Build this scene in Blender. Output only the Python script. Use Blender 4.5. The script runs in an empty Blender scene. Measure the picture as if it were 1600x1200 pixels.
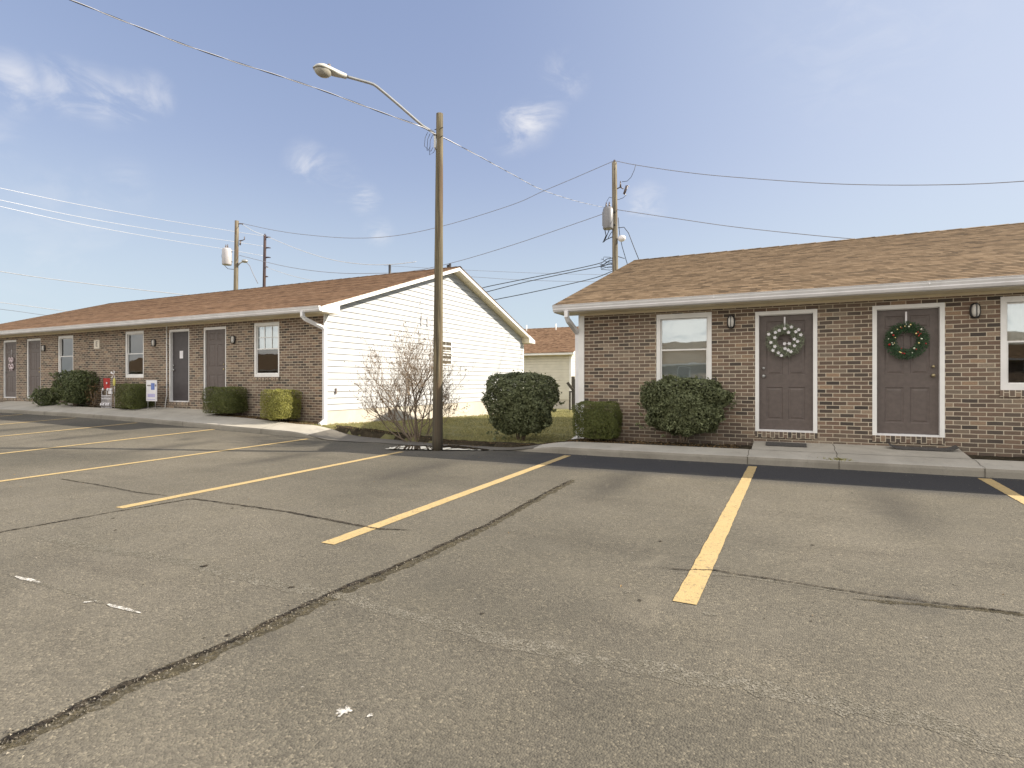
import bpy, math, random
from mathutils import Vector, Matrix
random.seed(7)
PI = math.pi
S = bpy.context.scene
COL = S.collection

# ------------------------------------------------------------------ camera
FPX, HY, CH = 880.0, 597.0, 1.40
TH = math.atan(432 / 880.0)
FW = (-math.sin(TH), math.cos(TH)); RT = (math.cos(TH), math.sin(TH))
cd = bpy.data.cameras.new("camera"); cam = bpy.data.objects.new("camera", cd); COL.objects.link(cam)
cam.location = (0, 0, CH); cam.rotation_euler = (PI / 2, 0, TH)
cd.sensor_width = 36; cd.lens = FPX / 1600 * 36; cd.shift_y = (HY - 600) / 1600.0
cd.clip_start = .05; cd.clip_end = 3000
S.camera = cam

# ------------------------------------------------------------------ sky and sun
SUNV = Vector((1.46, .71, 1.0)).normalized()
EL = math.asin(SUNV.z); AZ = math.atan2(SUNV.x, SUNV.y)
W = bpy.data.worlds.new("World"); S.world = W; W.use_nodes = True
nt = W.node_tree; N = nt.nodes; L = nt.links; N.clear()
wo = N.new("ShaderNodeOutputWorld"); bg = N.new("ShaderNodeBackground")
sky = N.new("ShaderNodeTexSky"); sky.sky_type = 'NISHITA'; sky.sun_disc = False
sky.sun_elevation = EL; sky.sun_rotation = AZ; sky.air_density = 1.0; sky.dust_density = 1.3; sky.ozone_density = 1.6; sky.altitude = 100
SKY_STRENGTH = .15
bg.inputs[1].default_value = SKY_STRENGTH
tc = N.new("ShaderNodeTexCoord")


def pdir(px, py):
    t = (px - 800) / FPX
    return Vector((FW[0] + RT[0] * t, FW[1] + RT[1] * t, -(py - HY) / FPX)).normalized()


def wn(t, **k):
    n = N.new(t)
    for a, b in k.items(): setattr(n, a, b)
    return n


nz = wn("ShaderNodeTexNoise"); nz.inputs["Scale"].default_value = 11; nz.inputs["Detail"].default_value = 12; nz.inputs["Roughness"].default_value = .6
nz.inputs["Distortion"].default_value = .9
mp = wn("ShaderNodeMapping"); mp.inputs["Scale"].default_value = (1, 1, 2.1)
L.new(tc.outputs["Generated"], mp.inputs[0]); L.new(mp.outputs[0], nz.inputs["Vector"])
acc = None
for (px, py, rad, amp) in [(105, 138, .05, .5), (150, 150, .05, .55), (195, 155, .045, .5), (235, 148, .04, .5), (15, 130, .05, .7), (825, 180, .062, .85), (800, 205, .05, .6), (850, 175, .045, .6), (880, 122, .05, .45),
                           (480, 255, .045, .55), (525, 278, .05, .35), (570, 311, .035, .65), (1012, 318, .045, .65), (590, 362, .035, .35),
                           (1350, 20, .2, .12), (110, 335, .10, .15), (60, 390, .12, .12), (200, 285, .05, .2), (1750, 250, .1, .7), (-150, 200, .12, .8), (-400, 90, .2, .8)]:
    vd = wn("ShaderNodeVectorMath", operation='DISTANCE'); L.new(tc.outputs["Generated"], vd.inputs[0]); vd.inputs[1].default_value = pdir(px, py)
    mr = wn("ShaderNodeMapRange", interpolation_type='SMOOTHSTEP'); mr.inputs[1].default_value = rad; mr.inputs[2].default_value = 0
    mr.inputs[3].default_value = 0; mr.inputs[4].default_value = amp
    L.new(vd.outputs["Value"], mr.inputs[0])
    if acc is None: acc = mr.outputs[0]
    else:
        mx = wn("ShaderNodeMath", operation='MAXIMUM'); L.new(acc, mx.inputs[0]); L.new(mr.outputs[0], mx.inputs[1]); acc = mx.outputs[0]
ns = wn("ShaderNodeMapRange", interpolation_type='SMOOTHSTEP'); ns.inputs[1].default_value = .38; ns.inputs[2].default_value = .74
L.new(nz.outputs["Fac"], ns.inputs[0])
cm = wn("ShaderNodeMath", operation='MULTIPLY'); L.new(acc, cm.inputs[0]); L.new(ns.outputs[0], cm.inputs[1])
# the pale veil of thin high cloud, thicker towards the sun and the horizon
vs = wn("ShaderNodeVectorMath", operation='DOT_PRODUCT'); L.new(tc.outputs["Generated"], vs.inputs[0]); vs.inputs[1].default_value = Vector((SUNV.x, SUNV.y, .35)).normalized()
vr = wn("ShaderNodeMapRange", interpolation_type='SMOOTHSTEP'); vr.inputs[1].default_value = .1; vr.inputs[2].default_value = 1.05; vr.inputs[3].default_value = .04; vr.inputs[4].default_value = .62
L.new(vs.outputs["Value"], vr.inputs[0])
tint = wn("ShaderNodeMix", data_type='RGBA', blend_type='MULTIPLY'); tint.inputs[0].default_value = 1
tint.inputs[7].default_value = (1.16, .98, 1.04, 1)
L.new(sky.outputs[0], tint.inputs[6])
# thin bright winter haze: the sky's own range is gently compressed
cmp_ = []
sp_ = wn("ShaderNodeSeparateColor"); L.new(tint.outputs[2], sp_.inputs[0]); cb_ = wn("ShaderNodeCombineColor")
for i in range(3):
    d1 = wn("ShaderNodeMath", operation='MULTIPLY_ADD'); L.new(sp_.outputs[i], d1.inputs[0]); d1.inputs[1].default_value = 1 / 3.4; d1.inputs[2].default_value = 1
    d2 = wn("ShaderNodeMath", operation='DIVIDE'); L.new(sp_.outputs[i], d2.inputs[0]); L.new(d1.outputs[0], d2.inputs[1])
    d3_ = wn("ShaderNodeMath", operation='MULTIPLY'); L.new(d2.outputs[0], d3_.inputs[0]); d3_.inputs[1].default_value = (.96, 1.0, 1.11)[i]; L.new(d3_.outputs[0], cb_.inputs[i])
m1 = wn("ShaderNodeMix", data_type='RGBA'); L.new(vr.outputs[0], m1.inputs[0]); L.new(cb_.outputs[0], m1.inputs[6]); m1.inputs[7].default_value = (2.0, 2.3, 2.72, 1)
hz_ = wn("ShaderNodeSeparateXYZ"); L.new(tc.outputs["Generated"], hz_.inputs[0])
hr_ = wn("ShaderNodeMapRange", interpolation_type='SMOOTHSTEP'); hr_.inputs[1].default_value = .38; hr_.inputs[2].default_value = -.04; hr_.inputs[3].default_value = 0; hr_.inputs[4].default_value = .8
L.new(hz_.outputs[2], hr_.inputs[0])
mh = wn("ShaderNodeMix", data_type='RGBA'); L.new(hr_.outputs[0], mh.inputs[0]); L.new(m1.outputs[2], mh.inputs[6]); mh.inputs[7].default_value = (1.85, 2.3, 2.5, 1)
m2 = wn("ShaderNodeMix", data_type='RGBA'); L.new(cm.outputs[0], m2.inputs[0]); L.new(mh.outputs[2], m2.inputs[6]); m2.inputs[7].default_value = (2.9, 2.85, 2.85, 1)
# broken cloud bank added behind the camera, unseen, as fill for the shaded fronts
bk = wn("ShaderNodeVectorMath", operation='DOT_PRODUCT'); L.new(tc.outputs["Generated"], bk.inputs[0]); bk.inputs[1].default_value = Vector((-.15, -.85, .45)).normalized()
br_ = wn("ShaderNodeMapRange", interpolation_type='SMOOTHSTEP'); br_.inputs[1].default_value = .25; br_.inputs[2].default_value = .85; L.new(bk.outputs["Value"], br_.inputs[0])
bn = wn("ShaderNodeMapRange", interpolation_type='SMOOTHSTEP'); bn.inputs[1].default_value = .3; bn.inputs[2].default_value = .55; bn.inputs[3].default_value = .45; L.new(nz.outputs["Fac"], bn.inputs[0])
bm2 = wn("ShaderNodeMath", operation='MULTIPLY'); L.new(br_.outputs[0], bm2.inputs[0]); L.new(bn.outputs[0], bm2.inputs[1])
m3 = wn("ShaderNodeMix", data_type='RGBA'); L.new(bm2.outputs[0], m3.inputs[0]); L.new(m2.outputs[2], m3.inputs[6]); m3.inputs[7].default_value = (6.0, 5.7, 5.25, 1)
L.new(m3.outputs[2], bg.inputs[0]); L.new(bg.outputs[0], wo.inputs[0])

sl = bpy.data.lights.new("sun", 'SUN'); sl.energy = 3.8; sl.angle = math.radians(.5); sl.color = (1, .90, .74)
so = bpy.data.objects.new("sun", sl); COL.objects.link(so); so.location = SUNV * 60
so.rotation_euler = SUNV.to_track_quat('Z', 'Y').to_euler()
S.view_settings.view_transform = 'Standard'; S.view_settings.look = 'None'; S.view_settings.exposure = 1.2; S.view_settings.gamma = 1
S.render.engine = 'CYCLES'


# ------------------------------------------------------------------ pixel helpers (only used to read positions off the photograph's survey)
def ray(px, py):
    t = (px - 800) / FPX
    return Vector((FW[0] + RT[0] * t, FW[1] + RT[1] * t, -(py - HY) / FPX))


EYE = Vector((0, 0, CH))
def atY(px, py, Y): d = ray(px, py); return EYE + d * (Y / d.y)
def atX(px, py, X): d = ray(px, py); return EYE + d * (X / d.x)
def atD(px, py, Z): return EYE + ray(px, py) * Z


def sstep(a, b, x):
    t = max(0, min(1, (x - a) / (b - a))); return t * t * (3 - 2 * t)


def interp(x, pts):
    if x <= pts[0][0]: return pts[0][1]
    for (a, va), (b, vb) in zip(pts, pts[1:]):
        if x <= b: return va + (vb - va) * (x - a) / (b - a)
    return pts[-1][1]


A_L = [(-60, .3), (-23, .3), (-18.95, .27), (-15.9, .22), (-12.85, .145), (-11.2, .08), (-9.8, .03), (-8.5, 0)]
def zg(x, y):  # asphalt height
    base = .0112 * max(-8, min(y, 11)) + .0045 * max(-9, min(x, 12))
    if x < -9: base = .0112 * max(-8, min(y, 11)) * (1 - .0 * 0) - .0405
    b = max(0, min(y / 9.2, 1.05)) ** 1.15
    return base + interp(x, A_L) * b


def gp(px, py):  # pixel on the asphalt
    d = ray(px, py); s = 1.0
    for _ in range(60):
        p = EYE + d * s; s = s * (CH - zg(p.x, p.y)) / max(1e-6, CH - p.z)
    return EYE + d * s


# ------------------------------------------------------------------ mesh collector
class MB:
    def __init__(s): s.v = []; s.f = []; s.c = []; s.sm = []

    def add(s, vs, fs, c=0.0, smooth=False):
        o = len(s.v); s.v += [tuple(v) for v in vs]
        for f in fs: s.f.append(tuple(i + o for i in f)); s.c.append(c); s.sm.append(smooth)
        return s

    def quad(s, a, b, c, d, col=0.0): return s.add([a, b, c, d], [(0, 1, 2, 3)], col)

    def box(s, x0, x1, y0, y1, z0, z1, c=0.0):
        v = [(x, y, z) for x in (x0, x1) for y in (y0, y1) for z in (z0, z1)]
        return s.add(v, [(0, 1, 3, 2), (4, 6, 7, 5), (0, 4, 5, 1), (2, 3, 7, 6), (0, 2, 6, 4), (1, 5, 7, 3)], c)

    def tube(s, pts, r, n=8, cap=True, c=0.0, smooth=True):
        pts = [Vector(p) for p in pts]; rs = r if isinstance(r, (list, tuple)) else [r] * len(pts)
        vs = []; up = None
        for i, p in enumerate(pts):
            t = (pts[min(i + 1, len(pts) - 1)] - pts[max(i - 1, 0)]).normalized()
            if up is None:
                up = Vector((0, 0, 1)) if abs(t.z) < .9 else Vector((1, 0, 0))
            u = (up - t * up.dot(t)).normalized(); w = t.cross(u); up = u
            for k in range(n):
                a = 2 * PI * k / n; vs.append(p + (u * math.cos(a) + w * math.sin(a)) * rs[i])
        fs = [(i * n + k, i * n + (k + 1) % n, (i + 1) * n + (k + 1) % n, (i + 1) * n + k) for i in range(len(pts) - 1) for k in range(n)]
        s.add(vs, fs, c, smooth)
        if cap:
            o = len(s.v) - len(vs)
            s.f.append(tuple(o + k for k in range(n))[::-1]); s.c.append(c); s.sm.append(False)
            s.f.append(tuple(o + (len(pts) - 1) * n + k for k in range(n))); s.c.append(c); s.sm.append(False)
        return s

    def strip(s, sec, pts, closed=True, c=0.0):
        """rectangular profile (half sizes a,b) along pts"""
        pts = [Vector(p) for p in pts]; a, b = sec; vs = []
        for i, p in enumerate(pts):
            t = (pts[min(i + 1, len(pts) - 1)] - pts[max(i - 1, 0)]).normalized()
            w = Vector((0, 1, 0)); w = (w - t * w.dot(t))
            if w.length < .3: w = Vector((1, 0, 0)) - t * t.x
            w.normalize(); u = t.cross(w)
            for (k, l) in ((-1, -1), (1, -1), (1, 1), (-1, 1)): vs.append(p + u * a * k + w * b * l)
        fs = [(i * 4 + k, i * 4 + (k + 1) % 4, (i + 1) * 4 + (k + 1) % 4, (i + 1) * 4 + k) for i in range(len(pts) - 1) for k in range(4)]
        e = (len(pts) - 1) * 4; fs += [(3, 2, 1, 0), (e, e + 1, e + 2, e + 3)]
        return s.add(vs, fs, c)

    def blob(s, ctr, r, n=10, m=6, c=0.0, q=1.0):
        ctr = Vector(ctr); r = r if isinstance(r, (tuple, list)) else (r, r, r); vs = []; fs = []
        pw = lambda t: math.copysign(abs(t) ** q, t)
        for j in range(m + 1):
            b = -PI / 2 + PI * j / m
            for k in range(n):
                a = 2 * PI * k / n
                vs.append(ctr + Vector((r[0] * pw(math.cos(b)) * pw(math.cos(a)), r[1] * pw(math.cos(b)) * pw(math.sin(a)), r[2] * pw(math.sin(b)))))
        for j in range(m):
            for k in range(n): fs.append((j * n + k, j * n + (k + 1) % n, (j + 1) * n + (k + 1) % n, (j + 1) * n + k))
        return s.add(vs, fs, c, True)

    def prism_x(s, x0, x1, poly, c=0.0):  # poly of (y,z), convex
        n = len(poly); vs = [(x0, y, z) for y, z in poly] + [(x1, y, z) for y, z in poly]
        fs = [tuple(range(n))[::-1], tuple(range(n, 2 * n))] + [(k, (k + 1) % n, n + (k + 1) % n, n + k) for k in range(n)]
        return s.add(vs, fs, c)

    def build(s, name, m, parent=None, loc=None, rz=None):
        me = bpy.data.meshes.new(name); me.from_pydata(s.v, [], s.f); me.update()
        me.polygons.foreach_set("use_smooth", s.sm)
        if any(s.c):
            at = me.attributes.new("rnd", 'FLOAT', 'FACE'); at.data.foreach_set("value", s.c)
        me.materials.append(m)
        o = bpy.data.objects.new(name, me); COL.objects.link(o)
        if parent: o.parent = parent
        if loc: o.location = loc
        if rz: o.rotation_euler = (0, 0, rz)
        return o


def tag(o, label=None, cat=None, group=None, kind=None):
    for k, v in (("label", label), ("category", cat), ("group", group), ("kind", kind)):
        if v: o[k] = v
    return o


def thing(name, label, cat, loc=(0, 0, 0), rz=0, group=None):
    o = bpy.data.objects.new(name, None); COL.objects.link(o); o.location = loc; o.rotation_euler = (0, 0, rz)
    o.empty_display_size = .2
    return tag(o, label, cat, group)


# ------------------------------------------------------------------ materials
def mat(name):
    m = bpy.data.materials.new(name); m.use_nodes = True; t = m.node_tree; t.nodes.clear()
    o = t.nodes.new("ShaderNodeOutputMaterial"); b = t.nodes.new("ShaderNodeBsdfPrincipled"); t.links.new(b.outputs[0], o.inputs[0])
    return m, t, b


class G:  # tiny node helper
    def __init__(s, t): s.t = t
    def n(s, ty, ins=None, **k):
        x = s.t.nodes.new("ShaderNode" + ty)
        for a, b in k.items(): setattr(x, a, b)
        for a, b in (ins or {}).items():
            if hasattr(b, "links") or isinstance(b, bpy.types.NodeSocket): s.t.links.new(b, x.inputs[a])
            else: x.inputs[a].default_value = b
        return x
    def pos(s): return s.n("TexCoord").outputs["Object"]
    def noise(s, sc, det=4, ro=.55, vec=None, dist=0):
        return s.n("TexNoise", {"Scale": sc, "Detail": det, "Roughness": ro, "Distortion": dist, "Vector": vec or s.pos()}).outputs["Fac"]
    def ramp(s, fac, stops, inter='LINEAR'):
        r = s.n("ValToRGB", {0: fac}); cr = r.color_ramp; cr.interpolation = inter
        while len(cr.elements) < len(stops): cr.elements.new(.5)
        for e, (p, c) in zip(cr.elements, stops): e.position = p; e.color = (*c, 1) if len(c) == 3 else c
        return r.outputs[0]
    def mix(s, f, a, b, bt='MIX'):
        x = s.n("Mix", data_type='RGBA', blend_type=bt)
        for i, v in ((0, f), (6, a), (7, b)):
            if isinstance(v, bpy.types.NodeSocket): s.t.links.new(v, x.inputs[i])
            elif i == 0: x.inputs[0].default_value = v
            else: x.inputs[i].default_value = (*v, 1)
        return x.outputs[2]
    def rng(s, v, a, b, c=0, d=1):
        return s.n("MapRange", {0: v, 1: a, 2: b, 3: c, 4: d}, interpolation_type='SMOOTHSTEP').outputs[0]
    def mth(s, op, a, b=0): return s.n("Math", {0: a, 1: b}, operation=op).outputs[0]
    def bump(s, h, st=.3, d=.01): return s.n("Bump", {"Height": h, "Strength": st, "Distance": d}).outputs[0]
    def sep(s): x = s.n("SeparateXYZ", {0: s.pos()}); return x.outputs
    def comb(s, x, y, z=0): return s.n("CombineXYZ", {0: x, 1: y, 2: z}).outputs[0]


def plain(name, col, rough=.6, var=.12, sc=8, metal=0, bump=0, bsc=60, spec=.5, col2=None):
    m, t, b = mat(name); g = G(t)
    n = g.noise(sc, 5, .6)
    c = g.mix(g.rng(n, .3, .7), tuple(x * (1 - var) for x in col), tuple(min(1, x * (1 + var)) for x in (col2 or col)))
    t.links.new(c, b.inputs["Base Color"]); b.inputs["Roughness"].default_value = rough; b.inputs["Metallic"].default_value = metal
    b.inputs["Specular IOR Level"].default_value = spec
    if bump: t.links.new(g.bump(g.noise(bsc, 3), bump, .005), b.inputs["Normal"])
    return m


def brickmat(name, w, h, uv="xz", shift=0):
    m, t, b = mat(name); g = G(t); x, y, z = g.sep()
    vec = g.comb(x, z) if uv == "xz" else g.comb(z, x)
    # slight waviness so the courses are not ruler straight
    wob = g.noise(3.0, 2); vec = g.n("VectorMath", {0: vec, 1: g.comb(g.mth('MULTIPLY', wob, .006), g.mth('MULTIPLY', wob, .01))}, operation='ADD').outputs[0]
    br = g.n("TexBrick", {"Vector": vec, "Color1": (0, 0, 0, 1), "Color2": (1, 1, 1, 1), "Mortar": (.5, .5, .5, 1), "Scale": 1, "Mortar Size": .0068,
                          "Mortar Smooth": .25, "Bias": 0, "Brick Width": w, "Row Height": h}, offset=.5)
    col = g.ramp(br.outputs["Color"], [(0, (.045, .037, .032)), (.12, (.08, .06, .047)), (.28, (.145, .098, .072)), (.46, (.22, .14, .097)), (.58, (.125, .09, .066)),
                                       (.72, (.25, .165, .112)), (.84, (.20, .16, .12)), (.93, (.35, .235, .15)), (1, (.30, .245, .185))])
    fine = g.noise(70, 4, .7); col = g.mix(g.rng(fine, .25, .75, 0, .45), col, (.07, .055, .045))
    big = g.noise(.9, 3, .6); col = g.mix(g.rng(big, .4, .75, 0, .28), col, (.23, .19, .15))
    mort = g.mix(g.noise(25, 3), (.45, .385, .29), (.58, .505, .395))
    c = g.mix(br.outputs["Fac"], col, mort)
    # splash-back dirt at the foot of the wall
    dz = g.rng(g.mth('ADD', z, g.mth('MULTIPLY', g.noise(3, 4), .35)), .35, .85, .4, 0); c = g.mix(dz, c, (.075, .062, .05))
    t.links.new(c, b.inputs["Base Color"]); b.inputs["Roughness"].default_value = .85
    hgt = g.mth('SUBTRACT', g.mth('MULTIPLY', g.noise(45, 4), .4), br.outputs["Fac"])
    t.links.new(g.bump(hgt, .8, .006), b.inputs["Normal"])
    return m


def shingle(name, cols, dirt):
    m, t, b = mat(name); g = G(t); x, y, z = g.sep()
    s = g.mth('MULTIPLY', g.mth('ABSOLUTE', y), 1.053)
    wx = g.mth('ADD', x, g.mth('MULTIPLY', g.noise(1.3, 2), .05))
    br = g.n("TexBrick", {"Vector": g.comb(wx, s), "Color1": (0, 0, 0, 1), "Color2": (1, 1, 1, 1), "Mortar": (.35, .35, .35, 1), "Scale": 1, "Mortar Size": .003, "Mortar Smooth": .5,
                          "Bias": 0, "Brick Width": .17, "Row Height": .14}, offset=.37, offset_frequency=2)
    br2 = g.n("TexBrick", {"Vector": g.comb(wx, s), "Color1": (0, 0, 0, 1), "Color2": (1, 1, 1, 1), "Mortar": (.5, .5, .5, 1), "Scale": 1, "Mortar Size": 0.0,
                           "Bias": 0, "Brick Width": .30, "Row Height": .14}, offset=.63, offset_frequency=3)
    f = g.mth('ADD', g.mth('MULTIPLY', br.outputs["Color"], .72), g.mth('MULTIPLY', br2.outputs["Color"], .28))
    c = g.ramp(f, [(.08, cols[0]), (.35, cols[1]), (.6, cols[2]), (.9, cols[3])])
    grit = g.n("TexNoise", {"Scale": 260, "Detail": 2, "Vector": g.pos()}).outputs["Fac"]
    c = g.mix(g.rng(grit, .35, .7, 0, .4), c, cols[0])
    big = g.noise(.35, 4, .6); c = g.mix(g.rng(big, .35, .75, 0, .2), c, dirt)
    # shadow line under every course, painted in as a dark lip
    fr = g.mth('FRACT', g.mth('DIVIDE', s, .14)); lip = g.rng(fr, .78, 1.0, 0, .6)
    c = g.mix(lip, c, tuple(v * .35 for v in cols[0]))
    t.links.new(c, b.inputs["Base Color"]); b.inputs["Roughness"].default_value = .95; b.inputs["Specular IOR Level"].default_value = .15
    t.links.new(g.bump(grit, .5, .004), b.inputs["Normal"])
    return m


def glassmat(name, refl=.5, tint=(.6, .65, .68)):
    m, t, b = mat(name); g = G(t); out = [n for n in t.nodes if n.type == 'OUTPUT_MATERIAL'][0]
    gl = g.n("BsdfGlossy", {"Color": (*[min(1, v * 1.35) for v in tint], 1), "Roughness": .012})
    wav = g.noise(1.7, 2, .5); t.links.new(g.bump(wav, .10, .012), gl.inputs["Normal"])
    tr = g.n("BsdfTransparent", {"Color": (.75, .8, .8, 1)})
    fr = g.n("Fresnel", {"IOR": 1.5}); fac = g.mth('MINIMUM', g.mth('ADD', fr.outputs[0], refl), .95)
    mx = g.n("MixShader", {0: fac, 1: tr.outputs[0], 2: gl.outputs[0]}); t.links.new(mx.outputs[0], out.inputs[0])
    return m


def leafmat(name, dark, light, rough=.5, trans=.25, spec=.4):
    m, t, b = mat(name); g = G(t); out = [n for n in t.nodes if n.type == 'OUTPUT_MATERIAL'][0]
    at = g.n("Attribute", attribute_name="rnd").outputs["Fac"]
    c = g.mix(at, dark, light); c = g.mix(g.rng(g.noise(5, 3), .35, .7, 0, .35), c, tuple((a + b_) * .62 for a, b_ in zip(dark, light)))
    t.links.new(c, b.inputs["Base Color"]); b.inputs["Roughness"].default_value = rough; b.inputs["Specular IOR Level"].default_value = spec
    tl = g.n("BsdfTranslucent", {"Color": c}); mx = g.n("MixShader", {0: trans, 1: b.outputs[0], 2: tl.outputs[0]}); t.links.new(mx.outputs[0], out.inputs[0])
    return m


def asphaltmat():
    m, t, b = mat("asphalt"); g = G(t); p = g.pos()
    big = g.noise(.22, 5, .62, dist=.4); mid = g.noise(1.6, 5, .65, dist=.6)
    c = g.mix(g.rng(big, .3, .7), (.094, .086, .069), (.166, .149, .119))
    c = g.mix(g.rng(mid, .38, .72, 0, .5), c, (.132, .118, .091))
    # long streaks left by water and tyres, along the bays
    x, y, z = g.sep(); st = g.n("TexNoise", {"Scale": 1, "Detail": 6, "Roughness": .6, "Vector": g.comb(g.mth('MULTIPLY', x, .35), g.mth('MULTIPLY', y, 1.5))}).outputs["Fac"]
    c = g.mix(g.rng(st, .5, .78, 0, .45), c, (.072, .064, .052))
    # aggregate
    vo = g.n("TexVoronoi", {"Scale": 95, "Vector": p, "Randomness": 1}, feature='F1'); vc = g.n("SeparateColor", {0: vo.outputs["Color"]}).outputs[0]
    agg = g.ramp(vc, [(0, (.58, .58, .58)), (.35, (.86, .86, .86)), (.7, (1.04, 1.04, 1.02)), (.92, (1.3, 1.28, 1.22)), (1, (1.85, 1.8, 1.7))])
    c2 = g.mix(1.0, c, agg, 'MULTIPLY')
    c = g.mix(g.rng(g.noise(2.5, 3), .2, .8, .55, 1.0), c, c2)
    sp = g.n("TexVoronoi", {"Scale": 9, "Vector": p, "Randomness": 1}, feature='F1')
    sps = g.n("SeparateColor", {0: sp.outputs["Color"]}).outputs[1]
    spot = g.mth('MULTIPLY', g.mth('GREATER_THAN', sps, .90), g.rng(g.mth('ADD', sp.outputs["Distance"], g.mth('MULTIPLY', g.noise(60, 3), .12)), .16, .10))
    c = g.mix(g.mth('MULTIPLY', spot, .55), c, (.34, .32, .28))
    oil = g.n("TexVoronoi", {"Scale": .55, "Vector": p}, feature='F1'); od = g.rng(g.mth('ADD', oil.outputs["Distance"], g.mth('MULTIPLY', g.noise(6, 4), .25)), .30, .17, 0, .5)
    c = g.mix(od, c, (.045, .042, .04))
    # drip stains in the middle of each bay, left by parked cars
    fx = g.mth('ABSOLUTE', g.mth('SUBTRACT', g.mth('FRACT', g.mth('ADD', g.mth('DIVIDE', x, 3.05), .17)), .5))
    dn = g.noise(3.2, 5, .7, dist=.5); fy = g.mth('ABSOLUTE', g.mth('SUBTRACT', y, 7.2))
    dr_ = g.mth('MULTIPLY', g.rng(g.mth('ADD', fx, g.mth('MULTIPLY', dn, .16)), .24, .06, 0, 1), g.rng(fy, 1.7, .2, 0, .6)); c = g.mix(dr_, c, (.045, .041, .036))
    wt = g.mth('MULTIPLY', g.rng(g.noise(.9, 6, .75, dist=1.2), .58, .72, 0, .4), 1.0); c = g.mix(wt, c, (.20, .178, .138))
    # newer dark sealer along the right-hand kerb, deepened to paint in the block's shadow
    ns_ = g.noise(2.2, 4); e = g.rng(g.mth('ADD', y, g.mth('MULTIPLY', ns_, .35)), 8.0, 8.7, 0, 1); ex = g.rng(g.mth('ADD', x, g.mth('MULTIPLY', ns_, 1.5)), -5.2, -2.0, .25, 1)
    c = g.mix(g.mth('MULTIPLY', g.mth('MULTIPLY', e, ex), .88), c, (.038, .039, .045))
    t.links.new(c, b.inputs["Base Color"]); b.inputs["Roughness"].default_value = .88; b.inputs["Specular IOR Level"].default_value = .25
    h = g.mth('ADD', g.mth('MULTIPLY', vo.outputs["Distance"], -1.2), g.mth('MULTIPLY', g.noise(170, 3), .9))
    t.links.new(g.bump(h, .6, .006), b.inputs["Normal"])
    return m


def concmat(name, a, b_, stain=(.13, .12, .10)):
    m, t, b = mat(name); g = G(t)
    c = g.mix(g.rng(g.noise(1.3, 6, .65, dist=.5), .3, .72), a, b_)
    c = g.mix(g.rng(g.noise(5, 5, .7), .55, .78, 0, .6), c, stain)
    c = g.mix(g.rng(g.noise(180, 2), .3, .7, 0, .35), c, tuple(v * .6 for v in a))
    t.links.new(c, b.inputs["Base Color"]); b.inputs["Roughness"].default_value = .9
    t.links.new(g.bump(g.noise(120, 4, .7), .5, .004), b.inputs["Normal"])
    return m


def paintmat():
    m, t, b = mat("yellow_paint"); g = G(t)
    c = g.mix(g.noise(6, 4), (.43, .31, .13), (.50, .37, .18))
    w = g.rng(g.noise(34, 7, .8), .53, .62, 0, .8); c = g.mix(w, c, (.16, .13, .09))
    w2 = g.rng(g.noise(2, 4, .7), .5, .8, 0, .4); c = g.mix(w2, c, (.40, .30, .16))
    t.links.new(c, b.inputs["Base Color"]); b.inputs["Roughness"].default_value = .8
    t.links.new(g.bump(g.noise(150, 3), .7, .005), b.inputs["Normal"])
    return m


def woodpole(name, base, dark, foot=None):
    m, t, b = mat(name); g = G(t); x, y, z = g.sep()
    v = g.comb(g.mth('MULTIPLY', x, 22), g.mth('MULTIPLY', y, 22), g.mth('MULTIPLY', z, .9))
    n = g.n("TexNoise", {"Scale": 1, "Detail": 6, "Roughness": .65, "Vector": v}).outputs["Fac"]
    c = g.mix(g.rng(n, .35, .68), dark, base)
    st = g.n("TexNoise", {"Scale": 1, "Detail": 3, "Vector": g.comb(g.mth('MULTIPLY', x, 9), g.mth('MULTIPLY', y, 9), g.mth('MULTIPLY', z, .5))}).outputs["Fac"]
    c = g.mix(g.rng(st, .52, .62, 0, .6), c, (.10, .055, .03))
    if foot:  # lower end darkened to paint in the eave's shadow on the pole
        fz = g.rng(g.mth('ADD', z, g.mth('MULTIPLY', n, .5)), foot + .45, foot, 0, .6); c = g.mix(fz, c, (.06, .05, .035))
    t.links.new(c, b.inputs["Base Color"]); b.inputs["Roughness"].default_value = .85
    t.links.new(g.bump(n, .8, .01), b.inputs["Normal"])
    return m


def grassbase(name, a, b_, c_):
    m, t, b = mat(name); g = G(t)
    c = g.mix(g.rng(g.noise(1.1, 5, .7), .35, .7), a, b_); c = g.mix(g.rng(g.noise(9, 5, .7), .45, .75, 0, .7), c, c_)
    t.links.new(c, b.inputs["Base Color"]); b.inputs["Roughness"].default_value = 1; b.inputs["Specular IOR Level"].default_value = .1
    t.links.new(g.bump(g.noise(40, 5, .8), 1, .03), b.inputs["Normal"])
    return m


M = {}
M['brick'] = brickmat("brick", .2032, .0677)
M['rowlock'] = brickmat("rowlock_brick", .125, .0677, "zx")
M['roofL'] = shingle("red_brown_shingles", [(.09, .053, .032), (.18, .107, .063), (.255, .157, .095), (.34, .22, .14)], (.24, .145, .085))
M['roofR'] = shingle("tan_shingles", [(.085, .058, .035), (.17, .117, .070), (.235, .163, .10), (.31, .222, .14)], (.20, .138, .083))
M['siding'] = plain("vinyl_siding", (.45, .46, .475), .55, .05, 1.5, bump=.15, bsc=30)
M['sidingB'] = plain("almond_siding", (.60, .57, .48), .55, .06, 2)
M['white'] = plain("white_trim", (.76, .75, .73), .45, .05, 3)
M['gutter'] = plain("gutter_metal", (.74, .73, .74), .35, .07, 4)
M['soffit'] = plain("beige_soffit", (.74, .66, .49), .6, .06, 4)
M['door'] = plain("brown_door_paint", (.108, .085, .076), .5, .1, 14, bump=.2, bsc=90)
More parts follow.
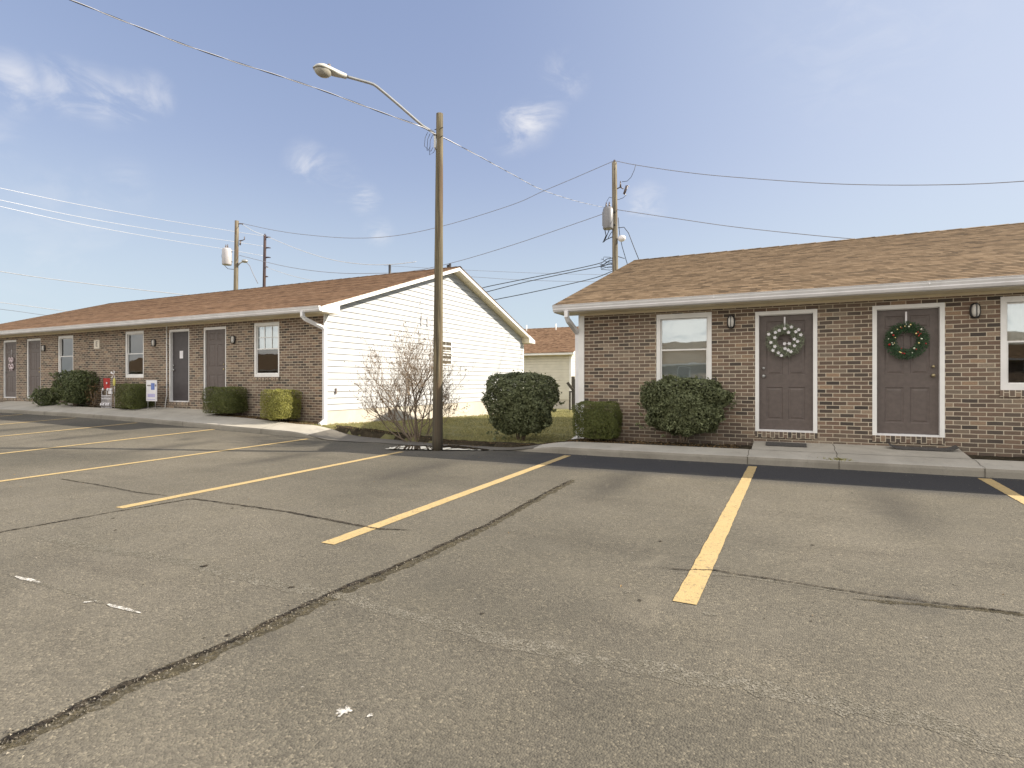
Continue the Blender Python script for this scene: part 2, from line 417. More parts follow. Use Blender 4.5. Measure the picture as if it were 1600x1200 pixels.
M['doorD'] = plain("dark_door_paint", (.058, .05, .052), .55, .1, 9)
M['glass'] = glassmat("reflective_pane", .30)
M['glassD'] = glassmat("dark_pane", .10, (.6, .6, .6))
M['blind'] = plain("white_blind", (.85, .86, .85), .7, .04, 2)
M['room'] = plain("dark_room", (.03, .028, .027), .9, .3, 2)
M['conc'] = concmat("sidewalk_concrete", (.36, .335, .29), (.47, .44, .385), (.2, .19, .165))
M['kerb'] = concmat("dark_curb", (.21, .19, .155), (.30, .275, .23), (.10, .085, .065))  # curb face concrete, darker than the walk
M['found'] = concmat("foundation_concrete", (.50, .46, .40), (.62, .58, .50), (.38, .34, .28))
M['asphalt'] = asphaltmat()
M['apron'] = concmat("worn_apron", (.12, .11, .095), (.165, .15, .128), (.085, .078, .068))
M['paint'] = paintmat()
M['poleS'] = woodpole("weathered_pole", (.20, .165, .10), (.058, .047, .029), 1.1)
M['poleF'] = woodpole("utility_pole_wood", (.27, .235, .17), (.10, .085, .06))
M['poleD'] = woodpole("dark_pole_wood", (.07, .05, .06), (.03, .02, .03))
M['galv'] = plain("galvanised_metal", (.42, .42, .41), .38, .12, 10, metal=.6)
M['lamphead'] = plain("lamp_housing", (.50, .49, .45), .45, .08, 6)
M['lens'] = plain("yellowed_lens", (.34, .32, .27), .18, .15, 12)
M['black'] = plain("black_metal", (.022, .021, .022), .45, .2, 20)
M['wireblack'] = plain("black_cable", (.02, .02, .022), .6, .1, 5)
M['wiregrey'] = plain("weathered_wire", (.22, .22, .25), .6, .1, 2)
M['wirebright'] = plain("bright_aluminium_wire", (.6, .6, .63), .45, .05, 2, metal=.2)
M['trans'] = plain("transformer_paint", (.20, .20, .215), .4, .08, 7)
M['transW'] = plain("pale_transformer_paint", (.42, .41, .43), .4, .08, 7)
M['porc'] = plain("porcelain", (.10, .075, .07), .25, .1, 5)
M['creamplate'] = plain("cream_plate", (.66, .60, .50), .5, .06, 9)
M['darkink'] = plain("dark_lettering", (.16, .13, .12), .6, .05, 9)
M['greyink'] = plain("grey_numeral", (.36, .36, .38), .6, .05, 9)
M['mulch'] = grassbase("dark_mulch", (.035, .029, .02), (.065, .052, .035), (.12, .10, .065))
M['turf'] = grassbase("lawn_soil_and_thatch", (.15, .15, .07), (.24, .225, .11), (.27, .22, .11))
M['field'] = grassbase("open_ground", (.10, .10, .045), (.14, .13, .06), (.12, .10, .06))
M['holly'] = leafmat("holly_leaves", (.045, .056, .022), (.22, .24, .12), .5, .12, .35)
M['holly2'] = leafmat("glossy_dark_leaves", (.04, .055, .02), (.19, .215, .09), .5, .12, .35)
M['box'] = leafmat("boxwood_leaves", (.06, .075, .02), (.20, .215, .06), .5, .25)
M['boxLit'] = leafmat("sunlit_boxwood_leaves", (.15, .155, .035), (.45, .43, .12), .5, .35)  # boxwood again, with sunlight painted into the leaf colour
M['bladeg'] = leafmat("grass_blades", (.19, .185, .075), (.46, .42, .20), .7, .3, .2)
M['dry'] = leafmat("dry_leaves", (.09, .055, .03), (.34, .23, .12), .8, .3, .1)
M['bark'] = plain("shrub_bark", (.21, .16, .115), .85, .3, 30, bump=.5, bsc=80)
M['white_pl'] = plain("white_plastic", (.72, .70, .72), .35, .06, 9)
M['mat'] = plain("rubber_doormat", (.07, .065, .062), .9, .3, 50, bump=.8, bsc=200)
M['brass'] = plain("knob_brass", (.40, .33, .20), .3, .1, 9, metal=.8)
M['lampglass'] = plain("ribbed_lamp_glass", (.62, .60, .56), .25, .06, 9)

# ------------------------------------------------------------------ ground sheets
def sheet(name, m, fz, xs, ys, parent=None, kind='structure', skip=None):
    vs = [(x, y, fz(x, y)) for y in ys for x in xs]; n = len(xs); fs = []
    for j in range(len(ys) - 1):
        for i in range(n - 1):
            if skip and skip((xs[i] + xs[i + 1]) / 2, (ys[j] + ys[j + 1]) / 2): continue
            fs.append((j * n + i, j * n + i + 1, (j + 1) * n + i + 1, (j + 1) * n + i))
    mb = MB(); mb.add(vs, fs, 0, True); o = mb.build(name, m, parent)
    if not parent: o['kind'] = kind
    return o


def lin(a, b, n): return [a + (b - a) * i / n for i in range(n + 1)]


sheet("ground", M['field'], lambda x, y: -.45, [-1500, -60, 60, 1500], [-1500, -60, 80, 1500])
KY = lambda x: interp(x, [(-60, 9.42), (-12.5, 9.42), (-10.2, 9.62), (-8, 9.72), (-4.5, 9.66), (-3, 9.6), (60, 9.6)])  # kerb line
KH = lambda x: .115 * (1 - sstep(-10.6, -9.3, x) + sstep(-5.0, -3.7, x))                                  # kerb height
ays = lin(-45, -5, 10) + lin(-4, 9.9, 56)
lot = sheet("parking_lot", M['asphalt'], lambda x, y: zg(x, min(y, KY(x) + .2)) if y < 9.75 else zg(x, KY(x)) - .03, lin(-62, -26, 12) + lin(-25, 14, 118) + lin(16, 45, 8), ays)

# pavement: kerb face, rounded nose, walk, door pads
def zwalk(x, y):
    k = KY(x); s = interp(x, [(-60, .13), (-10.5, .13), (-9, .03), (-5.2, .03), (-3.8, .104), (60, .104)])
    return zg(x, k) + KH(x) + .006 + s * (y - k)
WB = lambda x: interp(x, [(-60, 10.35), (-13.5, 10.3), (-11, 10.25), (-10, 10.4), (-8.6, 10.35), (-6.5, 9.98), (-5, 9.95), (-3.6, 10.15), (60, 10.2)])
PADS = [(-26.6, -21.6), (-18.0, -14.35), (-.55, 2.36), (9.8, 13.2)]
def walk():
    mb = MB(); xs = lin(-45, -26, 19) + lin(-25.8, 14, 240) + lin(15, 40, 12)
    rows = []
    for x in xs:
        k = KY(x); h = KH(x); z0 = zg(x, k) - .02; j = .004 * math.sin(x * 9.1) + .003 * math.sin(x * 23)
        r = [(x, k + j, z0), (x, k + .006 + j, z0 + (h + .02) * .75), (x, k + .02 + j, zwalk(x, k) - .003), (x, k + .05, zwalk(x, k + .05))]
        wb = WB(x); r += [(x, k + .05 + (wb - k - .05) * q, zwalk(x, k + .05 + (wb - k - .05) * q)) for q in (.35, .7, 1)]
        r.append((x, wb + .01, zwalk(x, wb) - .12)); rows.append(r)
    n = len(rows[0]); vs = [v for r in rows for v in r]; fs = [(i * n + j, i * n + j + 1, (i + 1) * n + j + 1, (i + 1) * n + j) for i in range(len(rows) - 1) for j in range(n - 1)]
    kf = [f for i_, f in enumerate(fs) if i_ % (n - 1) < 2]; wf = [f for i_, f in enumerate(fs) if i_ % (n - 1) >= 2]
    mb.add(vs, [f[::-1] for f in wf]); o = mb.build("sidewalk", M['conc']); o['kind'] = 'structure'
    MB().add(vs, [f[::-1] for f in kf]).build("curb_face", M['kerb'], o)
    for (a, b) in PADS:
        pm = MB(); px = lin(a, b, 12); vs = []
        for x in px:
            y0 = WB(x) - .02; 
            for q in (0, .5, 1): y = y0 + (10.86 - y0) * q; vs.append((x, y, zwalk(x, y) + .004))
        fs = [(i * 3 + j, (i + 1) * 3 + j, (i + 1) * 3 + j + 1, i * 3 + j + 1) for i in range(12) for j in range(2)]
        pm.add(vs, fs)
        for x in (a, b):
            y0 = WB(x) - .02; y1 = 10.86; pm.quad((x, y0, zwalk(x, y0) - .15), (x, y1, zwalk(x, y1) - .15), (x, y1, zwalk(x, y1) + .004), (x, y0, zwalk(x, y0) + .004))
        pm.build("door_pad", M['conc'], o)
    # joints: dark grooves across the walk, one with a chipped, weedy corner
    jm = MB()
    for x in [-.58, .67, 2.37, 4.4, 6.2, -11.4, -14.2, -17.9, -21, -24]:
        pts = []
        for i in range(9):
            y = KY(x) - .002 + (10.8 if any(a - .1 < x < b + .1 for a, b in PADS) else WB(x)) * i / 8 - (KY(x) * i / 8)
            pts.append((x + .012 * math.sin(i * 2.1 + x), y, zwalk(x, y) + .0075))
        for p, q in zip(pts, pts[1:]): jm.quad((p[0] - .003, p[1], p[2]), (p[0] + .003, p[1], p[2]), (q[0] + .003, q[1], q[2]), (q[0] - .003, q[1], q[2]))
        k = KY(x); jm.quad((x - .003, k - .012, zg(x, k)), (x + .003, k - .012, zg(x, k)), (x + .005, k - .008, zwalk(x, k)), (x - .005, k - .008, zwalk(x, k)))
    jm.build("joint", M['mulch'], o)
    return o
WALK = walk()

# worn concrete apron over the walk between the two blocks
am = MB(); xs = lin(-10.0, -4.3, 50); vs = []
for x in xs:
    k = KY(x); t0 = k - .05 - .05 * math.sin(x * 3.3); wb = WB(x) + .0
    for q in (0, .33, .66, 1):
        y = t0 + (wb - t0) * q; vs.append((x, y, max(zwalk(x, max(y, k)), zg(x, y)) + .005))
am.add(vs, [(i * 4 + j, (i + 1) * 4 + j, (i + 1) * 4 + j + 1, i * 4 + j + 1) for i in range(50) for j in range(3)])
ao = am.build("apron", M['apron']); ao['kind'] = 'structure'

# lawn between and behind the blocks
def zl(x, y):
    z = .15 + .15 * sstep(-6, -10.5, x) if x > -10.7 else .3
    if y < WB(x) + .06: z = min(z, zwalk(x, max(y, KY(x))) - .06)
    return z - .024 * max(0, min(y, 34) - 10.6)
sheet("lawn", M['turf'], zl, lin(-60, -11, 16) + lin(-10.7, -3.4, 40) + lin(-3, 40, 12), lin(9.85, 12, 16) + lin(12.5, 45, 30) + [60])
# mulch beds at the foot of both fronts and the dirt strip along the apron
def bed(x0, x1, y0f, y1f, seed, n=60):
    r = random.Random(seed); mb = MB(); vs = []
    for i in range(n + 1):
        x = x0 + (x1 - x0) * i / n; y0 = y0f(x); y1 = y1f(x)
        for q in (0, .2, .5, .8, 1):
            y = y0 + (y1 - y0) * q; vs.append((x, y, max(zwalk(x, WB(x)) - .03, zl(x, y) if y > WB(x) + .07 and -10.6 < x < -3.9 else -9) + .03 * math.sin(q * PI) + r.uniform(0, .02)))
    mb.add(vs, [(i * 5 + j, (i + 1) * 5 + j, (i + 1) * 5 + j + 1, i * 5 + j + 1) for i in range(n) for j in range(4)], 0, True)
    o = mb.build("mulch_bed", M['mulch']); o['kind'] = 'structure'
bed(-3.9, -.53, lambda x: WB(x) + .008, lambda x: 10.86, 1)
bed(2.34, 9.8, lambda x: WB(x) + .008, lambda x: 10.86, 2)
bed(-14.4, -10.7, lambda x: WB(x) + .008, lambda x: 10.86, 3)
bed(-21.6, -18.0, lambda x: WB(x) + .008, lambda x: 10.86, 4)
bed(-10.0, -3.9, lambda x: WB(x) + .008, lambda x: WB(x) + .26 + .10 * math.sin(x * 2.3) + .06 * math.sin(x * 7), 5, 90)

# parking bay lines (paint on the lot)
def ribbon(px0, px1, w0, w1, name="parking_line"):
    a, b = gp(*px0), gp(*px1); mb = MB(); n = 60; d = (b - a); d.z = 0; L_ = d.length; d.normalize(); s = Vector((d.y, -d.x, 0)); r = random.Random(int(px0[0]))
    vs = []
    for i in range(n + 1):
        p = a + (b - a) * (i / n); w = w0 + (w1 - w0) * i / n
        for q in (-1, 0, 1):
            v = p + s * (w / 2 * q + (r.uniform(-.0035, .0035) if q else 0)); vs.append((v.x, v.y, zg(v.x, v.y) + .0045))
    mb.add(vs, [(i * 3 + j, i * 3 + j + 1, (i + 1) * 3 + j + 1, (i + 1) * 3 + j) for i in range(n) for j in range(2)])
    mb.build(name, M['paint'], lot)


def worldline(X, y0, y1, w=.125):
    mb = MB(); n = 40; vs = []
    for i in range(n + 1):
        y = y0 + (y1 - y0) * i / n
        for q in (-1, 1): vs.append((X + q * w / 2, y, zg(X, y) + .0045))
    mb.add(vs, [(i * 2, i * 2 + 1, i * 2 + 3, i * 2 + 2) for i in range(n)]); mb.build("parking_line", M['paint'], lot)


ribbon((1070, 943), (1176, 729), .145, .125)
ribbon((512, 850), (887, 712), .145, .125)
ribbon((186, 794), (628, 706), .145, .125)
ribbon((1538, 748), (1640, 805), .145, .125)
for i in range(8): worldline(-9.86 - 3.05 * i, 3.75, (9.5, 9.38, 9.3, 9.3, 9.3, 9.3, 9.3, 9.3)[i])
worldline(5.4, 3.6, 9.4); worldline(8.45, 3.6, 9.4)

# cracks: tar-filled seams and a pale scar, laid on the asphalt
def crackmat(name, a, b_, hole=.5):
    m, t, b = mat(name); g = G(t); out = [n for n in t.nodes if n.type == 'OUTPUT_MATERIAL'][0]
    c = g.mix(g.rng(g.noise(22, 5, .7), .4, .62), a, b_); t.links.new(c, b.inputs["Base Color"]); b.inputs["Roughness"].default_value = .95; b.inputs["Specular IOR Level"].default_value = .1
    t.links.new(g.bump(g.noise(60, 4), 1, .01), b.inputs["Normal"])
    tr = g.n("BsdfTransparent"); f = g.rng(g.noise(85 if hole == .50 else 38, 6, .8), hole - .08, hole + .08)
    mx = g.n("MixShader", {0: f, 1: b.outputs[0], 2: tr.outputs[0]}); t.links.new(mx.outputs[0], out.inputs[0])
    return m
M['tar'] = crackmat("crack_tar", (.016, .014, .013), (.075, .062, .046), .54)
M['grit'] = crackmat("crack_grit", (.06, .052, .035), (.115, .098, .064), .52)
M['scar'] = crackmat("pale_gravel_scar", (.17, .156, .125), (.25, .23, .19), .50)
M['spill'] = crackmat("white_spill", (.62, .60, .56), (.45, .43, .4), .52)


def crack(pts, w, m, dz=.004, seed=1, name="crack", amp=1.0, off=0):
    r = random.Random(seed); P = [gp(*p) for p in pts]; fine = []
    for a, b in zip(P, P[1:]):
        n = max(2, int((b - a).length / .05)); fine += [a + (b - a) * (i / n) for i in range(n)]
    fine.append(P[-1]); vs = []; wob = 0; k = len(fine)
    for i, p in enumerate(fine):
        wob = wob * .85 + r.uniform(-.007, .007) * amp; d = (fine[min(i + 1, k - 1)] - fine[max(0, i - 1)]); d.z = 0; d.normalize(); s = Vector((d.y, -d.x, 0))
        ww = (w if not isinstance(w, tuple) else w[0] + (w[1] - w[0]) * i / k) * (.6 + .7 * r.random()) * min(1, (i + 1) / 4, (k - i) / 4)
        for q in (-1, 1):
            v = p + s * (q * ww / 2 + wob + off); vs.append((v.x, v.y, zg(v.x, v.y) + dz))
    MB().add(vs, [(i * 2, i * 2 + 1, i * 2 + 3, i * 2 + 2) for i in range(k - 1)]).build(name, m, lot)


main = [(-60, 1200), (0, 1166), (100, 1118), (200, 1070), (300, 1030), (400, 985), (470, 950), (520, 928), (640, 878), (700, 850), (760, 822), (820, 788), (870, 762), (895, 750)]
crack(main, (.13, .10), M['grit'], .002, 3, off=.022)
crack(main, (.052, .034), M['tar'], .0045, 4, off=-.014)
crack([(-80, 850), (0, 832), (90, 816), (180, 800), (300, 780), (360, 788), (450, 800), (520, 814), (590, 826), (640, 829)], .032, M['tar'], .0062, 5)
crack([(90, 748), (150, 757), (205, 768), (260, 775)], .024, M['tar'], .0062, 6)
crack([(1028, 887), (1075, 892), (1120, 893), (1200, 905), (1260, 915), (1400, 935), (1500, 947), (1610, 960)], .018, M['tar'], .0062, 7)
crack([(1060, 896), (1120, 898), (1200, 909), (1330, 928)], .03, M['scar'], .0028, 8)
crack([(1330, 935), (1420, 942), (1560, 955), (1650, 968)], .05, M['grit'], .0025, 15)
crack([(60, 840), (190, 865), (300, 880), (360, 900), (440, 915), (510, 928), (600, 950), (700, 976), (800, 1003), (900, 1026), (1060, 1060), (1200, 1082), (1340, 1115), (1480, 1140), (1610, 1180)], .13, M['scar'], .0022, 9, amp=3)
crack([(10, 896), (60, 910), (110, 925), (160, 942), (215, 957)], .03, M['scar'], .0024, 10)
crack([(24, 901), (45, 906), (62, 911)], .05, M['spill'], .004, 11, "paint_spill")
crack([(128, 942), (150, 940)], .06, M['spill'], .004, 12, "paint_spill")
crack([(168, 945), (195, 953), (220, 959)], .05, M['spill'], .004, 13, "paint_spill")
def splat(px, py, r, m, seed, name="paint_spill"):
    rr = random.Random(seed); c = gp(px, py); vs = [(c.x, c.y, zg(c.x, c.y) + .004)]; n = 22
    for i in range(n):
        a = 2 * PI * i / n; q = r * rr.uniform(.5, 1.15); x, y = c.x + q * math.cos(a), c.y + q * math.sin(a) * 1.1; vs.append((x, y, zg(x, y) + .004))
    MB().add(vs, [(0, i + 1, (i + 1) % n + 1) for i in range(n)]).build(name, m, lot)
splat(537, 1112, .035, M['spill'], 1); splat(578, 1119, .012, M['spill'], 2)
for i, (x, y, r) in enumerate([(990, 893, .02), (1031, 846, .022), (320, 885, .03), (455, 918, .025), (1270, 852, .015), (980, 925, .03), (1110, 960, .04), (800, 830, .03)]):
    splat(x, y, r, M['tar'] if i in (1, 2, 3, 4) else M['scar'], 20 + i, "stain")
r_ = random.Random(5)
for i in range(46):
    x, y = r_.uniform(40, 1580), r_.uniform(735, 1010)
    splat(x, y, r_.uniform(.006, .02), M['scar'] if r_.random() < .75 else M['tar'], 60 + i, "stain")

def gravel():
    r = random.Random(77); mb = MB(); P = [gp(*p) for p in main]
    def stone(x, y, s):
        z = zg(x, y) + .005; mb.add([(x + r.uniform(-1, 1) * s, y + r.uniform(-1, 1) * s, z) for _ in range(3)] + [(x, y, z + s * .8)], [(0, 1, 3), (1, 2, 3), (2, 0, 3), (0, 2, 1)], r.uniform(.05, .8))
    for _ in range(1500):
        i = r.randrange(len(P) - 1); p = P[i] + (P[i + 1] - P[i]) * r.random(); stone(p.x + r.gauss(0, .05), p.y + r.gauss(0, .05), r.uniform(.003, .009))
    for _ in range(900): stone(r.uniform(-9, 4), r.uniform(1.6, 9.3), r.uniform(.003, .008))
    for _ in range(500): stone(r.uniform(-9.5, 3), 9.55 - abs(r.gauss(0, .12)), r.uniform(.004, .010))
    m, t, b = mat("gravel_stone"); g = G(t); at = g.n("Attribute", attribute_name="rnd").outputs["Fac"]
    t.links.new(g.ramp(at, [(0, (.05, .045, .04)), (.5, (.16, .14, .11)), (1, (.42, .38, .31))]), b.inputs["Base Color"]); b.inputs["Roughness"].default_value = .9
    o = mb.build("loose_gravel", m); tag(o, "loose gravel and grit scattered along the long crack and the kerb", "gravel", kind="stuff")
gravel()

# puddle lying where the apron meets the lot round the pole
def puddle():
    m, t, b = mat("puddle_water"); b.inputs["Base Color"].default_value = (.03, .027, .022, 1); b.inputs["Roughness"].default_value = .015
    b.inputs["IOR"].default_value = 1.333; b.inputs["Specular IOR Level"].default_value = .9
    r = random.Random(3); top = []; bot = []
    pts = lin(602, 775, 70)
    for i, px in enumerate(pts):
        e = min(1, i / 10, (70 - i) / 26); y1 = 704.3 + .006 * (px - 680) + r.uniform(-.3, .3)
        y0 = y1 - e * (7.5 if px > 690 else 6.0) - (r.uniform(-.9, 1.2) if px < 700 else r.uniform(0, .6))
        a, b_ = gp(px, y1), gp(px, y0); bot.append((a.x, a.y)); top.append((b_.x, b_.y))
    zz = max(max(zwalk(x, max(y, KY(x))), zg(x, y)) for x, y in bot + top if y < 10.05) + .006
    vs = [(x, y, zz) for x, y in bot] + [(x, y, zz) for x, y in top]; n = len(bot)
    MB().add(vs, [(i, i + 1, n + i + 1, n + i) for i in range(n - 1)]).build("puddle", m)
    o = bpy.data.objects["puddle"]; o['kind'] = 'structure'
puddle()
# ------------------------------------------------------------------ buildings
SL = .33; OH = .45; HD = 6.05; RY = 16.90


def wall_face(mb, x0, x1, z0, z1, y, ops, rev=.09):
    xs = sorted({x0, x1, *[v for o in ops for v in o[:2]]}); zs = sorted({z0, z1, *[v for o in ops for v in o[2:4]]})
    for a, b in zip(xs, xs[1:]):
        for c, d in zip(zs, zs[1:]):
            mx, mz = (a + b) / 2, (c + d) / 2
            if any(o[0] < mx < o[1] and o[2] < mz < o[3] for o in ops): continue
            mb.quad((a, y, c), (b, y, c), (b, y, d), (a, y, d))
    for o in ops:
        a, b, c, d = o[:4]; e = y + rev
        mb.quad((a, y, c), (a, y, d), (a, e, d), (a, e, c)); mb.quad((b, y, c), (b, e, c), (b, e, d), (b, y, d))
        mb.quad((a, y, d), (b, y, d), (b, e, d), (a, e, d)); mb.quad((a, y, c), (a, e, c), (b, e, c), (b, y, c))


def frame(mb, x0, x1, z0, z1, y0, y1, w, wb=None, wt=None):
    wb = w if wb is None else wb; wt = w if wt is None else wt
    mb.box(x0, x0 + w, y0, y1, z0, z1); mb.box(x1 - w, x1, y0, y1, z0, z1)
    mb.box(x0 + w, x1 - w, y0, y1, z1 - wt, z1)
    if wb: mb.box(x0 + w, x1 - w, y0, y1, z0, z0 + wb)


def door_slab(mb, x0, x1, z0, z1, y, panels=True):
    w, h = x1 - x0, z1 - z0; pn = []
    if panels:
        for (fx0, fx1) in ((.14, .45), (.55, .86)):
            for (fz0, fz1) in ((.085, .37), (.475, .79), (.845, .945)):
                pn.append((x0 + w * fx0, x0 + w * fx1, z0 + h * fz0, z0 + h * fz1))
    xs = sorted({x0, x1, *[v for p in pn for v in p[:2]]}); zs = sorted({z0, z1, *[v for p in pn for v in p[2:]]})
    for a, b in zip(xs, xs[1:]):
        for c, d in zip(zs, zs[1:]):
            if any(p[0] < (a + b) / 2 < p[1] and p[2] < (c + d) / 2 < p[3] for p in pn): continue
            mb.quad((a, y, c), (b, y, c), (b, y, d), (a, y, d))
    for a, b, c, d in pn:
        prev = (a, b, c, d, y)
        for ins, dy in ((.012, .009), (.028, .009), (.048, .002)):
            cur = (a + ins, b - ins, c + ins, d - ins, y + dy); p, q = prev, cur
            mb.quad((p[0], p[4], p[2]), (p[1], p[4], p[2]), (q[1], q[4], q[2]), (q[0], q[4], q[2])); mb.quad((q[0], q[4], q[3]), (q[1], q[4], q[3]), (p[1], p[4], p[3]), (p[0], p[4], p[3]))
            mb.quad((p[0], p[4], p[2]), (q[0], q[4], q[2]), (q[0], q[4], q[3]), (p[0], p[4], p[3])); mb.quad((q[1], q[4], q[2]), (p[1], p[4], p[2]), (p[1], p[4], p[3]), (q[1], q[4], q[3]))
            prev = cur
        a, b, c, d, yy = prev; mb.quad((a, yy, c), (b, yy, c), (b, yy, d), (a, yy, d))
    mb.box(x0, x1, y + .016, y + .045, z0, z1)


def laps(mb, x, y0, y1, z0, zt, face, step=.165, lip=.021):
    """horizontal lap siding on the plane X=x facing +X (face=1) or -X; zt(y) gives the roof underside"""
    z = z0
    top = max(zt(y0), zt(y1), zt(0) if y0 < 0 < y1 else -9)
    while z < top - .01:
        z1 = min(z + step, top)
        def span(zz):
            a, b = y0, y1
            if zt(y0) < zz: a = -(HD + OH - (zz - zt(HD + OH)) / SL) if y0 < 0 else y0
            if zt(y1) < zz: b = (HD + OH - (zz - zt(HD + OH)) / SL)
            return (a, b) if b > a else (0, 0)
        (a0, b0), (a1, b1) = span(z), span(z1)
        xo = x + face * lip; xi = x - face * .012; q = [(xo, a0, z), (xo, b0, z), (x, b1, z1 - .009), (x, a1, z1 - .009)]
        mb.add([(x, a1, z1 - .009), (x, b1, z1 - .009), (xi, b1, z1 - .008), (xi, a1, z1 - .008), (xi, b1, z1), (xi, a1, z1)], [(0, 1, 2, 3), (3, 2, 4, 5)])
        mb.add(q, [(0, 1, 2, 3) if face > 0 else (3, 2, 1, 0)]); mb.add([(xi, a0, z), (xi, b0, z), (xo, b0, z), (xo, a0, z)], [(0, 1, 2, 3)])
        z = z1


def laps_front(mb, x0, x1, y, z0, z1, sgn, step=.165, lip=.014, ops=()):
    z = z0
    while z < z1 - .01:
        zz = min(z + step, z1)
        mb.quad((x0, y + sgn * lip, z), (x1, y + sgn * lip, z), (x1, y, zz - .02), (x0, y, zz - .02)); mb.quad((x0, y - sgn * .03, zz - .019), (x1, y - sgn * .03, zz - .019), (x1, y, zz - .02), (x0, y, zz - .02)); mb.quad((x0, y - sgn * .03, zz - .019), (x1, y - sgn * .03, zz - .019), (x1, y - sgn * .03, zz), (x0, y - sgn * .03, zz)); mb.quad((x0, y - sgn * .03, z), (x1, y - sgn * .03, z), (x1, y + sgn * lip, z), (x0, y + sgn * lip, z)); z = zz


def roof_mesh(mb, x0, x1, ze, steps=True):
    half = HD + OH; ez = ze; n = int(half * 1.053 / .14); rz = ze + half * SL
    for sg in (-1, 1):
        prof = []
        for i in range(n + 1):
            s = i * .14; y = s / 1.053; prof.append((y, rz - y * SL + (0.007 if i else 0)));
            if i: prof.append((y, rz - y * SL))
        prof.append((half + .03, rz - (half + .03) * SL + .008)); prof.append((half + .03, rz - (half + .03) * SL - .02))
        vs = [(x0, sg * y, z) for y, z in prof] + [(x1, sg * y, z) for y, z in prof]; k = len(prof)
        mb.add(vs, [(i, i + 1, k + i + 1, k + i) for i in range(k - 1)])
        # edges at the gables and underside
        for x in (x0, x1):
            mb.add([(x, 0, rz), (x, sg * (half + .03), rz - (half + .03) * SL), (x, sg * (half + .03), rz - (half + .03) * SL - .02), (x, 0, rz - .02)], [(0, 1, 2, 3)])
    # ridge caps
    x = x0; i = 0
    while x < x1 - .05:
        e = min(x + .22, x1); l = .012 + .004 * (i % 2)
        mb.add([(x, -.14, rz - .14 * SL + l - .002), (e, -.14, rz - .14 * SL + l + .006), (e, 0, rz + l + .008), (x, 0, rz + l), (x, .14, rz - .14 * SL + l - .002), (e, .14, rz - .14 * SL + l + .006)],
               [(0, 1, 2, 3), (3, 2, 5, 4)]); x = e; i += 1


